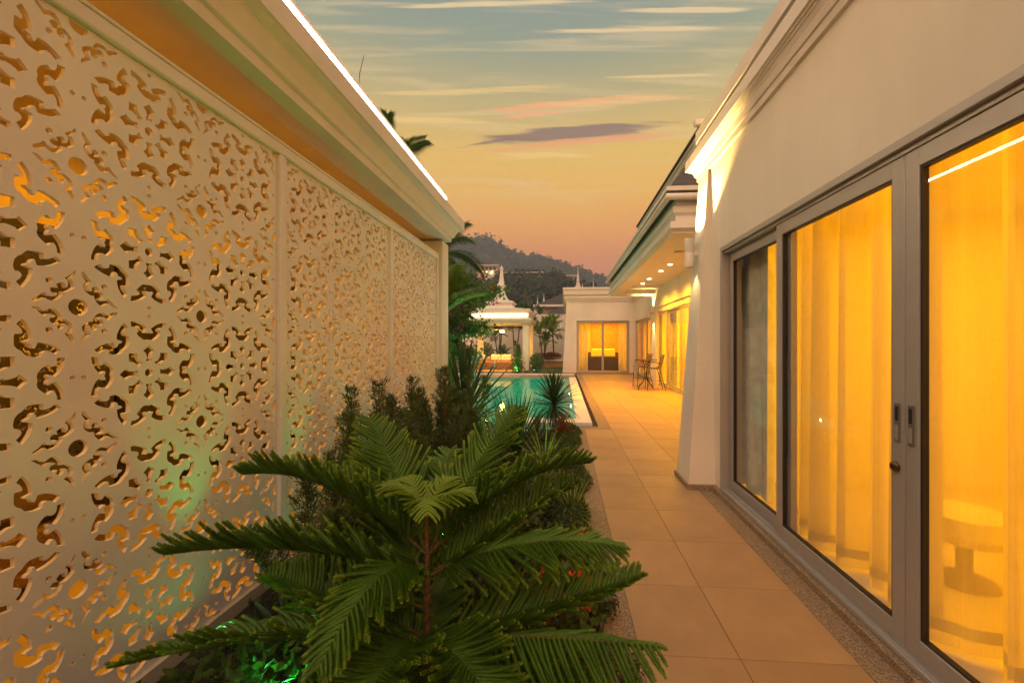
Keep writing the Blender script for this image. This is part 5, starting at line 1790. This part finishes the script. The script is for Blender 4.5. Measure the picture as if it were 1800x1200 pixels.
def bar_chair(label, loc, rz):
    t = thing('bar_chair', label, 'chair', loc, rz=rz, group='bar height sling chairs at the bistro table')
    # seat 0.72 high; local +x is the way the sitter faces
    sl = [(-0.30, 1.17), (-0.27, 1.12), (-0.25, 1.02), (-0.21, 0.85), (-0.17, 0.75), (-0.10, 0.715), (0.0, 0.71), (0.12, 0.72), (0.21, 0.735), (0.245, 0.72)]
    vs, fs = [], []
    for x, z in sl:
        vs += [(x, -0.215, z), (x, 0.215, z), (x + .006, 0.215, z - .012), (x + .006, -0.215, z - .012)]
    for i in range(len(sl) - 1):
        a = i * 4
        for k in range(4):
            fs.append((a + k, a + (k + 1) % 4, a + 4 + (k + 1) % 4, a + 4 + k))
    fs += [(3, 2, 1, 0), tuple(len(vs) - 4 + k for k in range(4))]
    MB().add(vs, fs).build('sling', TEXTI, t, local=True)
    for sg in (-1, 1):
        y_ = 0.228 * sg
        MB().tube([(x, y_, z) for x, z in sl], 0.012, 6).build('side_rail', STEEL, t, local=True)
        MB().tube([(0.20, y_, 0.72), (0.235, y_, 0.35), (0.25, y_, 0.0)], 0.011, 6).build('leg', STEEL, t, local=True)
        MB().tube([(-0.13, y_, 0.72), (-0.24, y_, 0.35), (-0.33, y_, 0.0)], 0.011, 6).build('leg', STEEL, t, local=True)
        MB().tube([(0.19, y_, 0.73), (0.20, y_ * 1.04, 0.84), (0.15, y_ * 1.06, 0.91), (0.02, y_ * 1.06, 0.925), (-0.12, y_ * 1.05, 0.90), (-0.215, y_, 0.86)], 0.011, 6).build('armrest', STEEL, t, local=True)
    MB().tube([(0.238, -0.228, 0.32), (0.238, 0.228, 0.32)], 0.009, 6).build('foot_rail', STEEL, t, local=True)
    MB().tube([(-0.245, -0.228, 0.32), (-0.245, 0.228, 0.32)], 0.009, 6).build('rear_rail', STEEL, t, local=True)
    MB().tube([(-0.245, 0.228, 0.32), (0.238, 0.228, 0.32)], 0.007, 6).build('side_stretcher', STEEL, t, local=True)
    return t
bar_chair('nearer brown sling bar chair at the bistro table, back to the glass door', (2.98, 13.75, 0), R(178))
bar_chair('brown sling bar chair at the bistro table, the farther one behind the tabletop', (2.78, 14.75, 0), R(190))

# =================================================================== NEIGHBOURS, HILLS
def spire(label, x, y, z0, h, r):
    t = thing('roof_spire', label, 'roof spire', (x, y, z0), group='white pointed roof spires of the neighbouring villas')
    MB().lathe([(r * 1.6, -3), (r * 1.6, 0), (r, .02 * h), (r * 1.2, .06 * h), (r * .6, .12 * h), (r * .75, .16 * h), (r * .42, .22 * h), (r * .5, .34 * h), (r * .3, .40 * h), (r * .36, .46 * h), (r * .18, .55 * h), (r * .07, .85 * h), (r * .02, h)], (0, 0, 0), 12).build('spire', PLASTER2, t, local=True, smooth=False)
for px_, yb_, yt_, Y_, r_, lab in [(1016, 508, 463, 36, .30, 'tall white pointed spire rising behind the white wing facing the camera'), (1024, 508, 497, 36, .14, 'small white finial right of the tall spire behind the facing wing'), (1043, 508, 486, 60, .16, 'thin distant spire right of the tall one'),
                               (956, 540, 515, 44, .34, 'white spire above the neighbouring roofs between palms and facing wing'), (945, 543, 519, 44, .26, 'smaller white spire left of its taller neighbour above the palms'), (962, 540, 525, 46, .12, 'small white finial beside the neighbouring spires')]:
    a_ = atY(px_, yb_, Y_)
    spire(lab, a_.x, Y_, a_.z, atY(px_, yt_, Y_).z - a_.z, r_)
nh = thing('neighbour_house', 'white neighbouring house with dark hipped roofs behind the boundary wall', 'house', (0, 38, 0))
MB().box(-1.9, 4, 37, 44, 0, 4.9).build('wall', PLASTER, nh)
hip((-2.6, 5, 36.4, 45), (0.4, 4, 39, 43), 4.9, 6.4, MB()).build('roof', SLATE, nh)
MB().bbox(-2.65, 5, 36.3, 36.45, 4.75, 4.95, .02).build('fascia', PLASTER2, nh)
MB().box(-1.2, 4, 35.0, 36.2, 0, 3.6).build('wall', PLASTER, nh)
hip((-2.2, 4, 34.6, 37), (-.4, 3, 36.2, 36.9), 3.62, 4.7, MB()).build('roof', SLATE, nh)
MB().bbox(-2.25, 4, 34.5, 34.6, 3.5, 3.68, .02).build('fascia', PLASTER2, nh)
n2 = thing('neighbour_house', 'low pale blue grey roof of a house seen through the pavilion', 'house', (-6, 36, 0))
MB().box(-9.5, -2.6, 34, 40, 0, 3.0).build('wall', PLASTER, n2)
hip((-10, -2.2, 33.5, 41), (-8, -4.4, 36, 39), 3.0, 4.4, MB()).build('roof', mat('pale roof tile', (0.35, 0.36, 0.38), .7, .2, 8), n2)

def terrain(name, Y0_, prof_, Y1_, z1, m, nrow=26, amp=3.0, back=120):
    xs, zs = [], []
    for px, py in prof_:
        a_ = atY(px, py, Y0_)
        xs.append(a_.x)
        zs.append(a_.z)
    X = np.linspace(xs[0], xs[-1], 90)
    Zr = np.interp(X, xs, zs)
    rows = []
    for r in range(nrow + 1):
        f = r / nrow
        Y = Y0_ + (Y1_ - Y0_) * f
        zz = Zr * (1 - f) ** 1.1 + z1 * f + amp * (np.sin(X * .05 + r) + np.sin(X * .11 + 2 * r)) * .3 * math.sin(math.pi * f)
        rows.append(np.stack([X, np.full_like(X, Y), zz], 1))
    rows.insert(0, np.stack([X, np.full_like(X, Y0_ + back), Zr * 0 - 5], 1))
    A = np.array(rows)
    n0, n1 = A.shape[:2]
    fs = []
    for i in range(n0 - 1):
        for j in range(n1 - 1):
            a = i * n1 + j
            fs.append((a, a + n1, a + n1 + 1, a + 1))
    o = struct(name, MB().add(A.reshape(-1, 3), fs), m, True)
    return A
hp = [(300, 470), (500, 420), (640, 408), (780, 431), (800, 425), (850, 421), (862, 424), (874, 434), (905, 449), (925, 456), (950, 455), (975, 463), (1000, 471), (1030, 482), (1060, 489), (1090, 499), (1130, 512), (1300, 540), (1600, 560)]
hp = [(a, b + 9) for a, b in hp]
A1 = terrain('far_hill', 460, hp, 230, 12, HILLM)
hp2 = [(200, 500), (600, 496), (800, 492), (860, 494), (900, 490), (930, 489), (960, 491), (985, 494), (1000, 500), (1030, 512), (1080, 528), (1300, 550)]
hp2 = [(a, b + 4) for a, b in hp2]
A2 = terrain('near_hill', 170, hp2, 70, 4, HILLM, amp=1.0, back=60)
def woods(name, A, n, size, leaf, per, label, seed=1):
    so = Soup()
    rs = np.random.default_rng(seed)
    n0, n1 = A.shape[:2]
    for _ in range(n):
        i = rs.integers(1, n0 - 1)
        if rs.random() < .25:
            i = 1
        j = rs.integers(0, n1 - 1)
        f = rs.random()
        p = A[i, j] * (1 - f) + A[i, j + 1] * f
        r = size * rs.uniform(.6, 1.35) * (rs.uniform(1.2, 1.7) if rs.random() < .05 else 1)
        hz = r * rs.uniform(.7, 1.15)
        d = nrmz(rs.normal(0, 1, (per, 3)))
        c = p + np.array([0, 0, hz * .5]) + d * np.array([r, r, hz]) * rs.uniform(.55, 1, (per, 1)) * (1 + .2 * np.sin(d[:, :1] * 5 + j))
        nn = nrmz(d + rs.normal(0, .5, (per, 3)))
        a = nrmz(np.cross(nn, rs.normal(0, 1, (per, 3))))
        b = np.cross(nn, a)
        s = leaf * rs.uniform(.6, 1.3, (per, 1))
        V = np.stack([c + a * s, c - a * s * .5 + b * s * .8, c - a * s * .5 - b * s * .8], 1).reshape(-1, 3)
        so.add(V, np.arange(per * 3).reshape(-1, 3))
    o = so.build(name, FARLEAF)
    tag(o, label, 'wood', kind='stuff')
woods('far_woods', A1, 2600, 6.0, 2.4, 60, 'hazy grey green woods covering the far hill', 1)
woods('near_woods', A2, 1500, 2.7, 0.8, 90, 'dark green woods on the nearer slope below the far hill', 2)

def hill_house(label, px, py, Y, w, h, lit=True, flat=True):
    a_ = atY(px, py, Y)
    t = thing('hillside_house', label, 'house', tuple(a_))
    MB().bbox(-w / 2, w / 2, 0, 6, -3, h * .42, .05).build('wall', PLASTER, t, local=True)
    MB().bbox(-w / 2 - .8, w / 2 + .8, -1.2, 6, h * .42 + .01, h * .48, .05).build('balcony', PLASTER, t, local=True)
    MB().bbox(-w / 2 * .8, w / 2 * .75, .8, 6, h * .48 + .01, h * .9, .05).build('upper_wall', PLASTER, t, local=True)
    MB().bbox(-w / 2 - .6, w / 2 * .95, -.8, 7, h * .9 + .01, h, .05).build('roof', PLASTER2, t, local=True)
    for k in range(4):
        MB().box(-w * .36 + k * w * .22, -w * .24 + k * w * .22, -.02, -.001, .15 * h, .36 * h).build('window', emis('lit window', (1, .62, .18), 1.6) if (k + int(w)) % 2 and lit else SLATE, t, local=True)
        MB().box(-w * .32 + k * w * .18, -w * .2 + k * w * .18, .77, .799, .55 * h, .82 * h).build('window', SLATE, t, local=True)
    if lit:
        for k in range(3):
            MB().lathe([(0, 0), (.22, .1), (.22, .3), (0, .4)], (-w * .3 + k * w * .25, -.9, h * .25), 8).build('lamp', LAMPW, t, local=True)
    return t
hill_house('white two storey villa with warm lit lower floor, on the hillside', 858, 484, 165, 9, 4.2)
hill_house('long flat roofed house with pale walls half hidden in the hillside woods', 922, 494, 168, 17, 3.6, lit=False)
hill_house('small flat roofed house at the right end of the hillside woods', 1003, 499, 172, 7, 3.6, lit=False)
ant = atY(632, 131, 5.2)
o = MB().tube([(ant.x, 5.2, ant.z - .3), tuple(atY(632, 131, 5.2)), tuple(atY(640, 97, 5.2))], [0.006, .005, .003], 5).build('lightning_rod', STEEL)
tag(o, 'thin dark lightning rod standing on the roof of the terrace building', 'lightning rod')

# =================================================================== HAZE
hz = MB().box(-720, 720, -80, 720, -2.6, 150).build('haze', bpy.data.materials.new('evening haze'))
hz['kind'] = 'stuff'
hz['label'] = 'thin evening haze over the whole place'
hz['category'] = 'haze'
hm = hz.data.materials[0]
hm.use_nodes = True
ht = hm.node_tree
for n in list(ht.nodes):
    ht.nodes.remove(n)
ho = ht.nodes.new('ShaderNodeOutputMaterial')
hv = ht.nodes.new('ShaderNodeVolumePrincipled')
hv.inputs['Color'].default_value = (0.66, 0.78, 1.0, 1)
hv.inputs['Density'].default_value = 0.0015
ht.links.new(hv.outputs[0], ho.inputs['Volume'])
